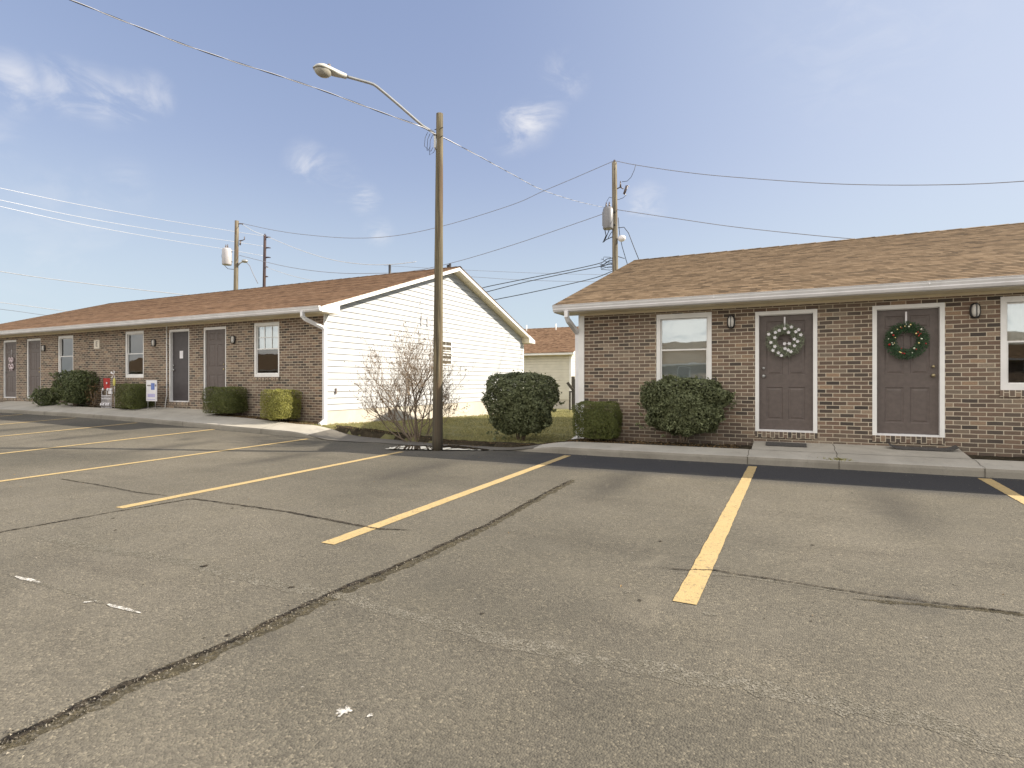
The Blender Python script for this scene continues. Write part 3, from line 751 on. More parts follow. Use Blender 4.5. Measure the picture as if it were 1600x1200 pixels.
def building(label, cx, cy, x0, x1, ze, doors=(), windows=(), lamps=(), rot=0, roof='roofL', gut=True, front='brick', siding='siding', zf=.66, zb=-.1, name="apartment_building", rake=.32, downs=(), zbrick=-.1):
    B = thing(name, label, "building", (cx, cy, 0), rot)
    half = HD + OH; zs = ze - .155; rz = ze + half * SL; zt = lambda y: rz - abs(y) * SL
    y = -HD
    ops = [d[:4] for d in doors] + [w[:4] for w in windows]
    mb = MB()
    if front == 'brick':
        wall_face(mb, x0 + .0, x1, zbrick, zs + .01, y, ops); mb.build("brick_wall", M['brick'], B)
    else:
        laps_front(mb, x0, x1, y, zf, zs + .01, -1); mb.build("front_siding", M[siding], B)
        MB().quad((x0, y + .02, zb), (x1, y + .02, zb), (x1, y + .02, zf), (x0, y + .02, zf)).build("front_foundation", M['found'], B)
    for x, f in ((x0, -1), (x1, 1)):
        mb = MB(); laps(mb, x, -HD, HD, zf, lambda yy: zt(yy) - .10, f); mb.build("gable_siding", M[siding], B)
        MB().box(x - .03 if f > 0 else x + .0, x - .0 if f > 0 else x + .03, -HD + .01, HD - .01, zb, zf + .002).build("foundation", M['found'], B)
        # corner boards
        fx = (x - .10, x + .018) if f > 0 else (x - .018, x + .10)
        if front == 'brick' and f > 0: fx = (x - .002, x + .018)
        MB().box(fx[0], fx[1], -HD - .018, -HD + .085, zb + .3, zs).build("corner_board", M['white'], B)
        fx = (x - .10, x + .018) if f > 0 else (x - .018, x + .10)
        MB().box(*fx, HD - .08, HD + .018, zb + .3, zs).build("corner_board", M['white'], B)
        # rake: board, soffit under it, sloping with the roof, and the boxed return at each eave
        xa, xb = (x, x + rake) if f > 0 else (x - rake, x)
        e0, e1 = (xb - .022, xb) if f > 0 else (xa, xa + .022)
        for sg in (-1, 1):
            P = [(sg * half, ze - .012), (sg * half, ze - .14), (0, rz - .145), (0, rz - .022)]
            MB().prism_x(e0, e1, P if sg > 0 else P[::-1]).build("rake_board", M['white'], B)
            Q = [(sg * (HD - .12), zt(HD - .12) - .125), (sg * (HD - .12), zt(HD - .12) - .11), (0, rz - .11), (0, rz - .125)]
            MB().prism_x(xa + .001 if f > 0 else xa + .024, xb - .024 if f > 0 else xb - .001, Q if sg > 0 else Q[::-1]).build("rake_soffit", M['soffit'], B)
            R = [(sg * half, zs - .004), (sg * (HD - .16), zs - .004), (sg * (HD - .16), zt(HD - .16) - .03), (sg * half, ze - .02)]
            bm_ = MB().prism_x(xb + .001 if f > 0 else xa - .012, xb + .012 if f > 0 else xa - .001, R if sg > 0 else R[::-1])
            bm_.build("eave_return", M['white'], B)
            ya, yb_ = sorted((sg * (HD - .165), sg * (HD - .145)))
            MB().box(xa + .001 if f > 0 else xa + .001, xb - .001, ya, yb_, zs - .003, zt(HD - .145) - .035).build("return_face", M['soffit'], B)
            ya, yb_ = sorted((sg * (HD - .145), sg * (HD - .011)))
            MB().box(xa + .002, xb - .002, ya, yb_, zs + .001, zs + .010).build("return_soffit", M['soffit'], B)
    mb = MB(); laps_front(mb, x0, x1, HD, zf, zs, 1); mb.build("rear_siding", M[siding], B)
    MB().quad((x0, HD - .02, zb), (x1, HD - .02, zb), (x1, HD - .02, zf), (x0, HD - .02, zf)).build("rear_foundation", M['found'], B)
    X0, X1 = x0 - rake, x1 + rake
    for sg in (-1, 1):
        a, b = sorted((sg * (half - .02), sg * half)); MB().box(X0, X1, a, b, zs - .002, ze - .015).build("fascia", M['white'], B)
        a, b = sorted((sg * (HD - .01), sg * (half - .02))); so_ = MB().box(X0 + .001, X1 - .001, a, b, zs, zs + .012).build("soffit", M['soffit'], B)
        if sg < 0:
            MB().box(x0 + .02, x1 - .02, -HD - .022, -HD - .001, zs - .045, zs - .001).build("frieze", M['soffit'], B)
    mb = MB(); roof_mesh(mb, X0 - .02, X1 + .02, ze); ro = mb.build("roof", M[roof], B)
    if gut:
        mb = MB(); gy = -half; G0, G1 = X0 + .0, X1 - .0
        prof = [(-.002, -.125), (-.062, -.125), (-.088, -.085), (-.088, -.07), (-.108, -.035), (-.112, 0), (-.124, 0), (-.124, -.006), (-.117, -.006), (-.102, -.04), (-.084, -.068), (-.082, -.09), (-.058, -.118), (-.002, -.118)]
        k = len(prof); zz = ze - .022
        vs = [(G0, gy + a, zz + b) for a, b in prof] + [(G1, gy + a, zz + b) for a, b in prof]
        mb.add(vs, [(i, i + 1, k + i + 1, k + i) for i in range(k - 1)])
        for x in (G0, G1):
            mb.add([(x, gy - .001, zz - .125), (x, gy - .062, zz - .125), (x, gy - .088, zz - .085), (x, gy - .112, zz), (x, gy - .001, zz)], [(0, 1, 2, 3, 4)])
        xx = X0 + 3.0
        while xx < X1 - 1: mb.box(xx, xx + .02, gy - .1128, gy - .0885, zz - .05, zz + .003); xx += 3.05
        g_ = mb.build("gutter", M['gutter'], B)
        for (gx, wx, wy, zbot, kick) in downs:
            yo = gy - .055; zc = zz - .125
            pts = [(gx, yo, zc + .01), (gx, yo, zc - .10), (gx + (wx - gx) * .12, yo + (wy - yo) * .12, zc - .17), (gx + (wx - gx) * .9, yo + (wy - yo) * .9, zc - .36), (wx, wy, zc - .42), (wx, wy, zbot + .12),
                   (wx + kick[0] * .3, wy + kick[1] * .3, zbot + .05), (wx + kick[0], wy + kick[1], zbot)]
            MB().strip((.036, .046), pts).build("downspout", M['gutter'], g_)
    for d in doors:
        a, b, c, e, kind = d[:5]; fw = .062; yy = y + (.03 if kind != 'dark' else .07)
        mb = MB(); door_slab(mb, a + fw, b - fw, c + .035, e - fw, yy + .035, kind != 'dark'); D = mb.build("door", M['doorD'] if kind == 'dark' else M['door'], B)
        if kind == 'dark': D['label'] = "darker flat door with a paper notice"
        mb = MB(); yf0 = y - .012 if rot == 0 and cx > -8 else y + .022
        frame(mb, a, b, c, e, yf0, yy + .06, fw, wb=0)
        mb.box(a + fw + .012, b - fw - .012, yy + .0, yy + .02, e - fw - .012, e - fw)
        mb.build("door_frame", M['white'], D)
        MB().box(a + fw, b - fw, y + .0, yy + .06, c + .0, c + .032).build("threshold", M['gutter'], D)
        side = d[5] if len(d) > 5 else 1; kx = (a + fw + .075) if side < 0 else (b - fw - .075)
        for zz_, rr in ((c + .97, .03), (c + 1.11, .024)):
            MB().blob((kx, yy + .0, zz_), (rr, rr * .9, rr)).build("doorknob" if rr > .025 else "deadbolt", M['brass'] if side > 0 else M['galv'], D)
        mb = MB(); mb.box(a, b, y - .02, y + .08, c - .105, c - .001); mb.build("brick_step", M['rowlock'], D)
        if kind == 'dark':
            MB().box(a + .40, a + .56, yy + .026, yy + .030, c + 1.32, c + 1.55).build("paper_notice", M['white_pl'], D)
    for w in windows:
        a, b, c, e, st = w[:5]; fw = .07; deep = .0 if rot == 0 and cx > -8 else .035; yf = y - .014 + deep
        mb = MB(); frame(mb, a, b, c, e, yf, y + .09, fw, wb=.085, wt=.085); Wn = mb.build("window", M['white'], B)
        xi0, xi1, zi0, zi1 = a + fw, b - fw, c + .085, e - .085; zm = (zi0 + zi1) / 2 + .02
        mb = MB(); frame(mb, xi0 + .001, xi1 - .001, zm - .02, zi1 - .001, y + .038 + deep, y + .058 + deep, .022); frame(mb, xi0 + .001, xi1 - .001, zi0 + .001, zm + .018, y + .016 + deep, y + .036 + deep, .026)
        mb.build("sash", M['white'], Wn)
        MB().quad((xi0 + .02, y + .048 + deep, zm), (xi1 - .02, y + .048 + deep, zm), (xi1 - .02, y + .048 + deep, zi1 - .02), (xi0 + .02, y + .048 + deep, zi1 - .02)).build("upper_pane", M['glass'] if st != 'dark' else M['glassD'], Wn)
        MB().quad((xi0 + .02, y + .026 + deep, zi0 + .02), (xi1 - .02, y + .026 + deep, zi0 + .02), (xi1 - .02, y + .026 + deep, zm), (xi0 + .02, y + .026 + deep, zm)).build("lower_pane", M['glass'] if st in ('blind', 'plain') else M['glassD'], Wn)
        yb = y + .115 + deep
        if st in ('blind', 'curtain', 'grille'):
            mb = MB(); zlow = {'blind': zi0, 'curtain': zm - .03, 'grille': zm}[st]; n = int((zi1 - zlow) / .045)
            if st == 'curtain':
                k = 40
                vs = [(xi0 + (xi1 - xi0) * i / k, yb + .03 + .015 * math.sin(i * 1.1), z) for i in range(k + 1) for z in (zlow, zi1)]
                mb.add(vs, [(i * 2, i * 2 + 2, i * 2 + 3, i * 2 + 1) for i in range(k)], 0, True)
            else:
                for i in range(n): z = zi1 - (i + 1) * (zi1 - zlow) / n; mb.quad((xi0 - .03, yb + .012, z), (xi1 + .03, yb + .012, z), (xi1 + .03, yb - .008, z + .044), (xi0 - .03, yb - .008, z + .044))
            mb.build("curtain" if st == 'curtain' else "blind", M['blind'], Wn)
        if st in ('grille', 'gablewin'):
            mb = MB(); yg = y + .034 + deep
            for i in (1, 2): xx = xi0 + (xi1 - xi0) * i / 3; mb.box(xx - .008, xx + .008, yg, yg + .008, zm + .02, zi1 - .02)
            mb.box(xi0 + .02, xi1 - .02, yg - .003, yg + .005, (zm + zi1) / 2 - .008, (zm + zi1) / 2 + .008); mb.build("grille", M['white'], Wn)
        if front == 'brick':
            MB().box(a - .01, b + .01, y - .022, y + .09, c - .10, c - .001).build("sill", M['rowlock'], Wn)
    for (lx, lz) in lamps:
        mb = MB(); mb.blob((lx, y - .02, lz), (.07, .03, .12), 14, 8, q=.7); mb.box(lx - .012, lx + .012, y - .105, y - .03, lz + .09, lz + .11); mb.box(lx - .012, lx + .012, y - .105, y - .03, lz - .11, lz - .09)
        mb.box(lx - .006, lx + .006, y - .115, y - .103, lz - .11, lz + .11)
        lo = mb.build("wall_lamp", M['black'], B)
        MB().blob((lx, y - .055, lz), (.05, .05, .10), 12, 8, q=.8).build("lamp_glass", M['lampglass'], lo)
    return B


Yf = RY - HD  # 10.85
def ext(pl, pr, pyt, Y=Yf): a = atY(pl, pyt, Y); b = atY(pr, pyt, Y); return a.x, b.x
ZR, ZL_ = 2.93, 3.30
CXR, CXL = -3.80, -10.70
# right-hand block
dz0, dz1 = .535, 2.64
def dr(pl, pr): a, b = ext(pl, pr, 600); return a - CXR, b - CXR
dd = [(*dr(1180, 1277), dz0 - .0, dz1, 'panel', -1), (*dr(1363, 1476), dz0 - .0, dz1, 'panel', 1)]
d3 = dd[1][0] + 8.6
dd.append((d3, d3 + .99, dz0, dz1, 'panel', -1)); dd.append((d3 + 1.95, d3 + 2.94, dz0, dz1, 'panel', 1))
w3 = dr(1563, 1563)[0]
ww = [(*dr(1026, 1112), 1.28, 2.68, 'blind'), (w3, w3 + 1.05, 1.28, 2.68, 'curtain'), (w3 + 3.2, w3 + 4.25, 1.28, 2.68, 'blind')]
RB = building("low brick apartment block on the right with tan roof and two wreathed doors", CXR, RY, 0, 26, ZR, dd, ww,
              [(dr(1142.5, 1142.5)[0], 2.48), (dr(1523, 1523)[0], 2.49)], roof='roofR', downs=[(-.09, -.055, -HD + .03, .2, (-.05, -.22))], rake=.37, zf=.6, zbrick=.0)
# left-hand block
def dl(pl, pr): a, b = ext(pl, pr, 600); return a - CXL, b - CXL
lz0, lz1 = .80, 3.0
L0 = -20.5
ldd = []
for pl, wd, kd, sd in ((317, 1.01, 'panel', 1), (263, .99, 'dark', -1), (41, 1.01, 'panel', 1), (4.5, 1.01, 'panel', -1)):
    a = dl(pl, pl)[0]; ldd.append((a, a + wd, lz0, lz1, kd, sd))
lw = []
for pl, st in ((396, 'grille'), (195, 'dark'), (90, 'dark')):
    a = dl(pl, pl)[0]; lw.append((a, a + 1.0, 1.54, 3.03, st))
LB = building("long brick apartment block on the left with red brown roof and white siding gable", CXL, RY, L0, 0, ZL_, ldd, lw,
              [(dl(366, 366)[0], 2.60), (dl(242, 242)[0], 2.62), (dl(70, 70)[0], 2.62)], roof='roofL', downs=[(-.22, .06, -HD - .04, .33, (.03, -.2))], rake=.37, zf=.66, zbrick=.1)
# narrow bright return beside the corner board, house number, unit plate, small gable window
def text(body, size, m, parent, loc, rot, name, ext_=.004, xs=1):
    c = bpy.data.curves.new(name, 'FONT'); c.body = body; c.size = size; c.extrude = ext_; c.align_x = 'CENTER'; c.align_y = 'CENTER'; c.offset = size * .012
    me = bpy.data.objects.new(name, c); COL.objects.link(me); dg = bpy.context.evaluated_depsgraph_get(); dg.update()
    mm = bpy.data.meshes.new_from_object(me.evaluated_get(dg)); bpy.data.objects.remove(me)
    o = bpy.data.objects.new(name, mm); COL.objects.link(o); mm.materials.clear(); mm.materials.append(m); o.parent = parent; o.location = loc; o.rotation_euler = rot; o.scale = (xs, 1, 1)
    return o
p = atX(662.5, 503, CXL); 
for dy in (-.14, .14): text("1", .44, M['greyink'], LB, (.022, p.y - RY + dy * 1.25, p.z), (PI / 2, 0, PI / 2), "house_numeral", .008, 1.5)
p = atY(152, 538, Yf)
pl_ = MB().box(p.x - CXL - .16, p.x - CXL + .16, -HD - .02, -HD - .002, p.z - .145, p.z + .145).build("unit_plate", M['creamplate'], LB)
text("E", .24, M['darkink'], pl_, (p.x - CXL, -HD - .0205, p.z), (PI / 2, 0, 0), "plate_letter", .002)
a, b = atX(677, 552, CXL), atX(705, 552, CXL); zt_, zb_ = atX(705, 533, CXL).z, atX(705, 571, CXL).z
wm = MB(); y0_, y1_ = a.y - RY, b.y - RY
for (q0, q1, r0, r1) in ((y0_, y0_ + .05, zb_, zt_), (y1_ - .05, y1_, zb_, zt_), (y0_ + .05, y1_ - .05, zt_ - .05, zt_), (y0_ + .05, y1_ - .05, zb_, zb_ + .05)): wm.box(-.01, .035, q0, q1, r0, r1)
gw = wm.build("gable_window", M['white'], LB)
wm = MB(); zm_ = (zt_ + zb_) / 2; wm.box(.012, .03, y0_ + .05, y1_ - .05, zm_ - .02, zm_ + .02)
for i in (1, 2): yy = y0_ + (y1_ - y0_) * i / 3; wm.box(.014, .022, yy - .006, yy + .006, zm_ + .02, zt_ - .05)
for z in ((zm_ + zt_) / 2, (zm_ + zb_) / 2): wm.box(.0142, .0222, y0_ + .05, y1_ - .05, z - .006, z + .006)
wm.build("grille", M['white'], gw)
tanpane = plain("amber_curtained_pane", (.09, .07, .04), .15, .3, 6)
MB().quad((.0105 + .005, y0_ + .02, zb_ + .02), (.0155, y1_ - .02, zb_ + .02), (.0155, y1_ - .02, zt_ - .02), (.0155, y0_ + .02, zt_ - .02)).build("pane", tanpane, gw)
p = atX(523.5, 611, CXL); MB().box(.012, .05, p.y - RY - .02, p.y - RY + .02, p.z - .07, p.z + .07).build("cable_box", M['darkink'], LB)
# thin white conduit beside the dark door
xx = ldd[1][0] - .03; MB().tube([(xx, -HD - .03, ZL_ - .16), (xx, -HD - .03, 1.0), (xx - .02, -HD - .05, .8), (xx - .05, -HD - .06, .55)], .014).build("conduit", M['white'], LB)
# plumbing vents showing over the ridge
for px, py, hgt in ((609, 414, .35), (703, 412, .30), (700, 414, .22)):
    q = atY(px, py + 6, RY + 1.2); zr = ZL_ + (HD + OH - 1.2) * SL
    MB().tube([(q.x - CXL, 1.2, zr - .02), (q.x - CXL, 1.2, atY(px, py, RY + 1.2).z)], .05, 10).build("vent_pipe", M['black'], LB)
# block behind the lawn
BB = building("distant almond sided block seen in the gap behind the lawn, roof brown", -11.75, 38.05, -17, 0, 3.2, roof='roofL', front='siding', siding='sidingB', gut=False, zf=.35, zb=-.6, rake=.3)
for px in (823, 869):
    q = atY(px, 512, 37.4); MB().tube([(q.x + 11.75, -.7, 4.95), (q.x + 11.75, -.7, 5.55)], .05, 8).build("vent_pipe", M['white'], BB)
# block across the lot, behind the camera: seen mirrored in the window panes
CB = building("tan roofed brick block across the lot, mirrored in the right block's panes", -3, -31, -26, 24, 2.9,
              [(x, x + .99, .5, 2.6, 'panel', 1) for x in (-20, -12, -4, 4, 12)], [(x, x + 1.05, 1.25, 2.65, 'blind') for x in (-17.5, -9.5, -1.5, 6.5, 14.5)], rot=PI, roof='roofR', zbrick=-.3)
building("brick block farther left across the lot, mirrored in the left block's windows", -62, -31, -32, 28, 2.9, [(x, x + .99, .5, 2.6, 'panel', 1) for x in (-24, -16, -8, 0, 8, 16)], [(x, x + 1.05, 1.25, 2.65, 'blind') for x in (-21, -13, -5, 3, 11, 19)], rot=PI, roof='roofR', zbrick=-.3)

# ------------------------------------------------------------------ street light on its wooden pole
PB = gp(683.5, 703.5); PB = Vector((PB.x, PB.y, zg(PB.x, PB.y)))
pdp = PB.x * FW[0] + PB.y * FW[1]
top = atD(687, 178, pdp)
SP = thing("street_light", "tall weathered wooden pole with a curved arm and cobra head lamp standing in the puddle", "street light", PB)
lt = top - PB
n = 22; pts = [Vector((lt.x * i / n, lt.y * i / n, -.05 + (lt.z + .05) * i / n)) for i in range(n + 1)]
MB().tube(pts, [.104 - .038 * i / n + random.uniform(-.001, .001) for i in range(n + 1)], 18).build("pole", M['poleS'], SP)
def lp(px, py, dd): return atD(px, py, pdp + dd) - PB
arm = [lp(681, 214, 0), lp(677, 207, -.02), lp(660, 196.5, -.1), lp(640, 179, -.2), lp(620, 161.5, -.3), lp(600, 144.5, -.4), lp(589, 135.5, -.46), lp(584, 132, -.485), lp(577, 129.5, -.51), lp(560, 124.7, -.6), lp(541, 119.5, -.7)]
MB().tube(arm, .026, 12).build("arm", M['galv'], SP)
mb = MB(); mb.tube([lp(680.5, 213, -.02), lp(681.5, 222, -.03), lp(681.5, 234, -.03)], .03, 8)
mb.box(lt.x * .93 - .075, lt.x * .93 - .03, -.085 + lt.y * .93, -.05 + lt.y * .93, lp(681, 232, 0).z, lp(681, 214, 0).z); mb.build("arm_bracket", M['galv'], SP)
mb = MB()
for (a, b) in ((.955, -.1), (.93, .1)): mb.tube([(lt.x * a - .1, lt.y * a - .02, lt.z * a), (lt.x * a + .1, lt.y * a - .03, lt.z * a)], .009, 6)
mb.build("bolt", M['black'], SP)
mb = MB(); rr = random.Random(2)
for k in range(3):
    q0 = lp(668 + k * 4, 207 + k * 2, -.04); mb.tube([q0, q0 + Vector((-.02, -.05, -.12)), q0 + Vector((-.03, -.06, -.28 - .06 * k)), q0 + Vector((.05, -.04, -.36)), q0 + Vector((.1, -.05, -.30))], .005, 5)
mb.build("loose_wire", M['wireblack'], SP)
# cobra head: housing follows the arm's end direction
hA, hB = arm[-1], lp(489, 105, -1.02); ax = (hB - hA); HLn = ax.length; ax.normalize(); sd = ax.cross(Vector((0, 0, 1))).normalized(); up = sd.cross(ax)
mb = MB(); ns_, nr = 14, 16; vs = []; lv = []
for i in range(ns_ + 1):
    t = i / ns_; w = interp(t, [(0, .045), (.15, .055), (.45, .105), (.75, .142), (.9, .12), (.97, .075), (1, .015)]); h = interp(t, [(0, .045), (.3, .07), (.7, .10), (.9, .07), (1, .012)])
    hb = interp(t, [(0, .045), (.3, .05), (.5, .03), (1, .008)])
    c = hA + ax * (HLn * t)
    for k in range(nr):
        a_ = 2 * PI * k / nr; vs.append(c + sd * (w * math.cos(a_)) + up * ((h if math.sin(a_) > 0 else hb) * math.sin(a_)))
mb.add(vs, [(i * nr + k, i * nr + (k + 1) % nr, (i + 1) * nr + (k + 1) % nr, (i + 1) * nr + k) for i in range(ns_) for k in range(nr)], 0, True)
HDp = mb.build("lamp_head", M['lamphead'], SP)
mb = MB(); c = hA + ax * (HLn * .70) - up * .015; vs = []
for j in range(7):
    b_ = PI / 2 * j / 6
    for k in range(16): a_ = 2 * PI * k / 16; vs.append(c + ax * (HLn * .265 * math.cos(b_) * math.cos(a_)) + sd * (.118 * math.cos(b_) * math.sin(a_)) - up * (.115 * math.sin(b_)))
mb.add(vs, [(j * 16 + k, j * 16 + (k + 1) % 16, (j + 1) * 16 + (k + 1) % 16, (j + 1) * 16 + k) for j in range(6) for k in range(16)], 0, True); mb.build("lens", M['lens'], HDp)
c = hA + ax * (HLn * .52) + up * .075; MB().tube([c, c + up * .055], [.03, .028], 12).build("photocell", M['darkink'], HDp)

# ------------------------------------------------------------------ utility poles behind the blocks
def util_pole(px, pyb, pyt, dist, r, m, label, lean=0):
    b = atD(px + lean, 640, dist); t_ = atD(px, pyt, dist); base = Vector((b.x, b.y, -.35)); P = thing("utility_pole", label, "utility pole", base); l = t_ - base
    MB().tube([l * (i / 10) for i in range(11)], [r * 1.25 - r * .35 * i / 10 for i in range(11)], 14).build("pole", m, P)
    return P, base
def transformer(P, base, px0, px1, py0, py1, dist, m, side=-1):
    a, b = atD(px0, py0, dist) - base, atD(px1, py1, dist) - base; c = (a + b) / 2; r = (b - a).to_2d().length / 2; h = abs(a.z - b.z)
    mb = MB(); mb.tube([(c.x, c.y, c.z - h / 2), (c.x, c.y, c.z - h / 2 + .05), (c.x, c.y, c.z + h / 2 - .12), (c.x, c.y, c.z + h / 2)], [r * .93, r, r, r * .8], 18, smooth=True)
    T = mb.build("transformer", m, P)
    mb = MB()
    for dx in (-.35, .25): mb.tube([(c.x + r * dx, c.y, c.z + h / 2 - .03), (c.x + r * dx, c.y, c.z + h / 2 + .12), (c.x + r * dx, c.y, c.z + h / 2 + .26)], [.06, .045, .02], 8)
    mb.build("bushing", M['porc'], T)
    mb = MB()
    for k in range(3): mb.box(c.x - r * 1.02, c.x - r * 1.02 + .05, c.y - .12 + k * .1, c.y - .08 + k * .1, c.z - h * .35, c.z + h * .3)
    mb.build("cooling_fin", m, T)
    mb = MB()
    for z in (.3, -.3): mb.box(min(c.x, 0), max(c.x, 0), c.y * .5 - .05, c.y * .5 + .05, c.z + h * z - .03, c.z + h * z + .03)
    mb.build("bracket", M['black'], T)
    return c, r, h
DP = 27.5
U1, b1 = util_pole(960, 430, 254, DP, .135, M['poleF'], "wooden utility pole with a grey transformer rising behind the right block's gable end", 3)
transformer(U1, b1, 942, 958, 324, 358, DP - .15, M['trans'])
def up1(px, py, dd=0): return atD(px, py, DP + dd) - b1
mb = MB(); mb.tube([up1(960, 254), up1(960, 250)], [.06, .045], 8); mb.build("top_insulator", M['porc'], U1)
mb = MB(); mb.tube([up1(962, 296), up1(969, 292.5), up1(974, 295)], .03, 6); mb.tube([up1(969.5, 293), up1(969.5, 283)], [.05, .02], 6); mb.tube([up1(980.5, 290), up1(975.5, 303.5)], .045, 8)
mb.tube([up1(983, 291), up1(978, 290), up1(974, 303), up1(978, 304)], .02, 6); mb.build("fuse_cutout", M['porc'], U1)
mb = MB(); mb.tube([up1(993.5, 257), up1(991, 266), up1(986, 277), up1(980, 283), up1(972, 284)], .013, 5); mb.tube([up1(979, 304), up1(974, 309), up1(966, 312), up1(952, 308), up1(948, 315)], .012, 5)
mb.tube([up1(945, 359), up1(947, 368), up1(942, 379), up1(948, 374), up1(957, 370)], .022, 5); mb.tube([up1(952, 359), up1(944, 378)], .02, 5); mb.tube([up1(956, 362), up1(950, 372)], .018, 5)
mb.build("jumper_wire", M['wireblack'], U1)
mb = MB(); mb.blob(up1(971.5, 372.5, -.2), (.2, .16, .16), 10, 6); mb.build("white_fixture", M['white_pl'], U1)
mb = MB(); mb.tube([up1(966, 356), up1(975, 355), up1(982, 364), up1(990, 385), up1(1002, 415)], .018, 5); mb.tube([up1(966, 340), up1(968, 365), up1(972, 385), up1(980, 412), up1(984, 425)], .016, 5); mb.tube([up1(958, 402), up1(966, 401), up1(976, 404)], .018, 5)
mb.build("service_loop", M['wireblack'], U1)
mb = MB(); rr = random.Random(4)
for k in range(9):
    x0_, y0_ = 957, 404 + k * 2; mb.tube([up1(x0_, y0_), up1(x0_ - rr.uniform(3, 10), y0_ + rr.uniform(-3, 5)), up1(x0_ - rr.uniform(10, 19), y0_ + rr.uniform(-4, 6)), up1(x0_ - rr.uniform(14, 21), y0_ + rr.uniform(-2, 7))], .012, 4)
mb.build("splice_tangle", M['wireblack'], U1)
DP2 = 38.0
U2, b2 = util_pole(370, 450, 345, DP2, .14, M['poleF'], "wooden utility pole with a white transformer and lamp bracket rising behind the left block's roof", -4)
transformer(U2, b2, 347.5, 361.5, 388, 414, DP2 - .2, M['transW'])
def up2(px, py, dd=0): return atD(px, py, DP2 + dd) - b2
mb = MB(); mb.tube([up2(370, 350), up2(376, 349.5), up2(380, 350)], .04, 6); mb.tube([up2(374, 376), up2(379, 375.5), up2(382, 374), up2(382, 370)], .035, 6); mb.tube([up2(376, 376), up2(375, 383)], .05, 6); mb.build("fuse_cutout", M['porc'], U2)
mb = MB(); mb.tube([up2(370, 417), up2(375, 411), up2(380, 408.5)], .05, 8); mb.blob(up2(382.5, 408), (.22, .2, .12), 10, 6); mb.build("security_light", M['galv'], U2)
mb = MB(); mb.tube([up2(384, 409), up2(390, 415), up2(396, 429), up2(403, 443)], .022, 5); mb.tube([up2(350, 414), up2(356, 420), up2(366, 421)], .02, 5); mb.tube([up2(348, 392), up2(346.5, 400), up2(348, 410)], .02, 5); mb.build("service_loop", M['wiregrey'], U2)
DP3 = 48.0
U3, b3 = util_pole(414, 450, 367, DP3, .125, M['poleD'], "dark distant utility pole with five stub crossarms, right of the white transformer pole", -4)
mb = MB()
def up3(px, py, dd=0): return atD(px, py, DP3 + dd) - b3
for k, (y, w) in enumerate(((371, 10), (387.5, 10), (402.5, 10), (417.5, 6), (432.5, 6))): mb.tube([up3(413, y), up3(413 + w * .6, y - .5), up3(413 + w, y)], [.07, .06, .03], 6)
mb.tube([up3(414, 368), up3(414, 365)], [.06, .03], 6); mb.build("insulator_arm", M['poleD'], U3)

def wire(label, pts, r, m, name="power_line", group=None, cat="overhead wire", twist=0):
    """pts: points in the world, joined by a smooth curve"""
    P = [Vector(p) for p in pts]; out = []
    E_ = [P[0] * 2 - P[1]] + P + [P[-1] * 2 - P[-2]]
    for i in range(1, len(E_) - 2):
        p0, p1, p2, p3 = E_[i - 1:i + 3]; n = 10 if not twist else max(10, int((p2 - p1).length / .05))
        for k in range(n):
            t = k / n; out.append(.5 * ((2 * p1) + (p2 - p0) * t + (2 * p0 - 5 * p1 + 4 * p2 - p3) * t * t + (3 * p1 - p0 - 3 * p2 + p3) * t ** 3))
    out.append(P[-1])
    if not twist:
        o = MB().tube(out, r, 6).build(name, m); return tag(o, label, cat, group)
    T = thing(name, label, cat, P[0]); 
    A, B_ = [], []; s = 0; pr = out[0]
    for q in out:
        s += (q - pr).length; pr = q; a = 2 * PI * s / twist; d = Vector((math.cos(a) * .6, math.cos(a) * .6, math.sin(a))) * r * .85
        A.append(q + d - P[0]); B_.append(q - d - P[0])
    MB().tube(A, r * 1.05, 5).build("bare_strand", M['wirebright'], T); MB().tube(B_, r * .85, 5).build("insulated_strand", M['wireblack'], T)
    return T
W_ = lambda px, py, d: atD(px, py, d)
wire("twisted service cable crossing the upper left sky to the street light pole", [W_(-260, -135, 7.6), W_(-60, -62, 8.0), W_(110, 0, 8.4), W_(300, 74, 8.9), W_(480, 133, 9.4), W_(600, 177, 9.8), W_(656, 197, 9.95), W_(681, 210, pdp - .05)], .0072, None, "service_cable", twist=.9)
wire("thin twisted cable from the street light pole to the grey transformer pole", [W_(689, 213, pdp + .05), W_(745, 242, 12), W_(800, 272, 14.5), W_(848, 297, 17.5), W_(900, 314, 22), W_(943, 324, DP - .1)], .006, None, "service_cable", twist=1.3)
G1_ = "wires strung between the utility poles"
wire("high wire from the grey transformer pole's top to the white transformer pole's top", [W_(960, 251, DP), W_(900, 277, 28.5), W_(848, 299, 29.3), W_(800, 320, 30), W_(700, 351, 31.8), W_(620, 368, 33), W_(550, 372, 34.2), W_(480, 367, 35.6), W_(430, 360, 36.6), W_(378, 349, DP2)], .015, M['wiregrey'], group=G1_)
wire("lower wire from the grey transformer pole running down behind the left roof's peak", [W_(957, 329, DP), W_(900, 349, 28.5), W_(800, 383, 30), W_(705, 411, 31.7), W_(640, 424, 33), W_(587, 427, 33.8), W_(520, 426, 35), W_(450, 417, 36.4), W_(374, 399, DP2)], .015, M['wiregrey'], group=G1_)
wire("top wire sagging from the grey transformer pole to the right edge of the sky", [W_(960, 251, DP), W_(995, 258, 27), W_(1070, 269, 25.8), W_(1150, 277, 24.6), W_(1300, 287, 22.4), W_(1450, 289, 20.4), W_(1600, 283, 18.5), W_(1800, 262, 16.5)], .015, M['wiregrey'], group=G1_)
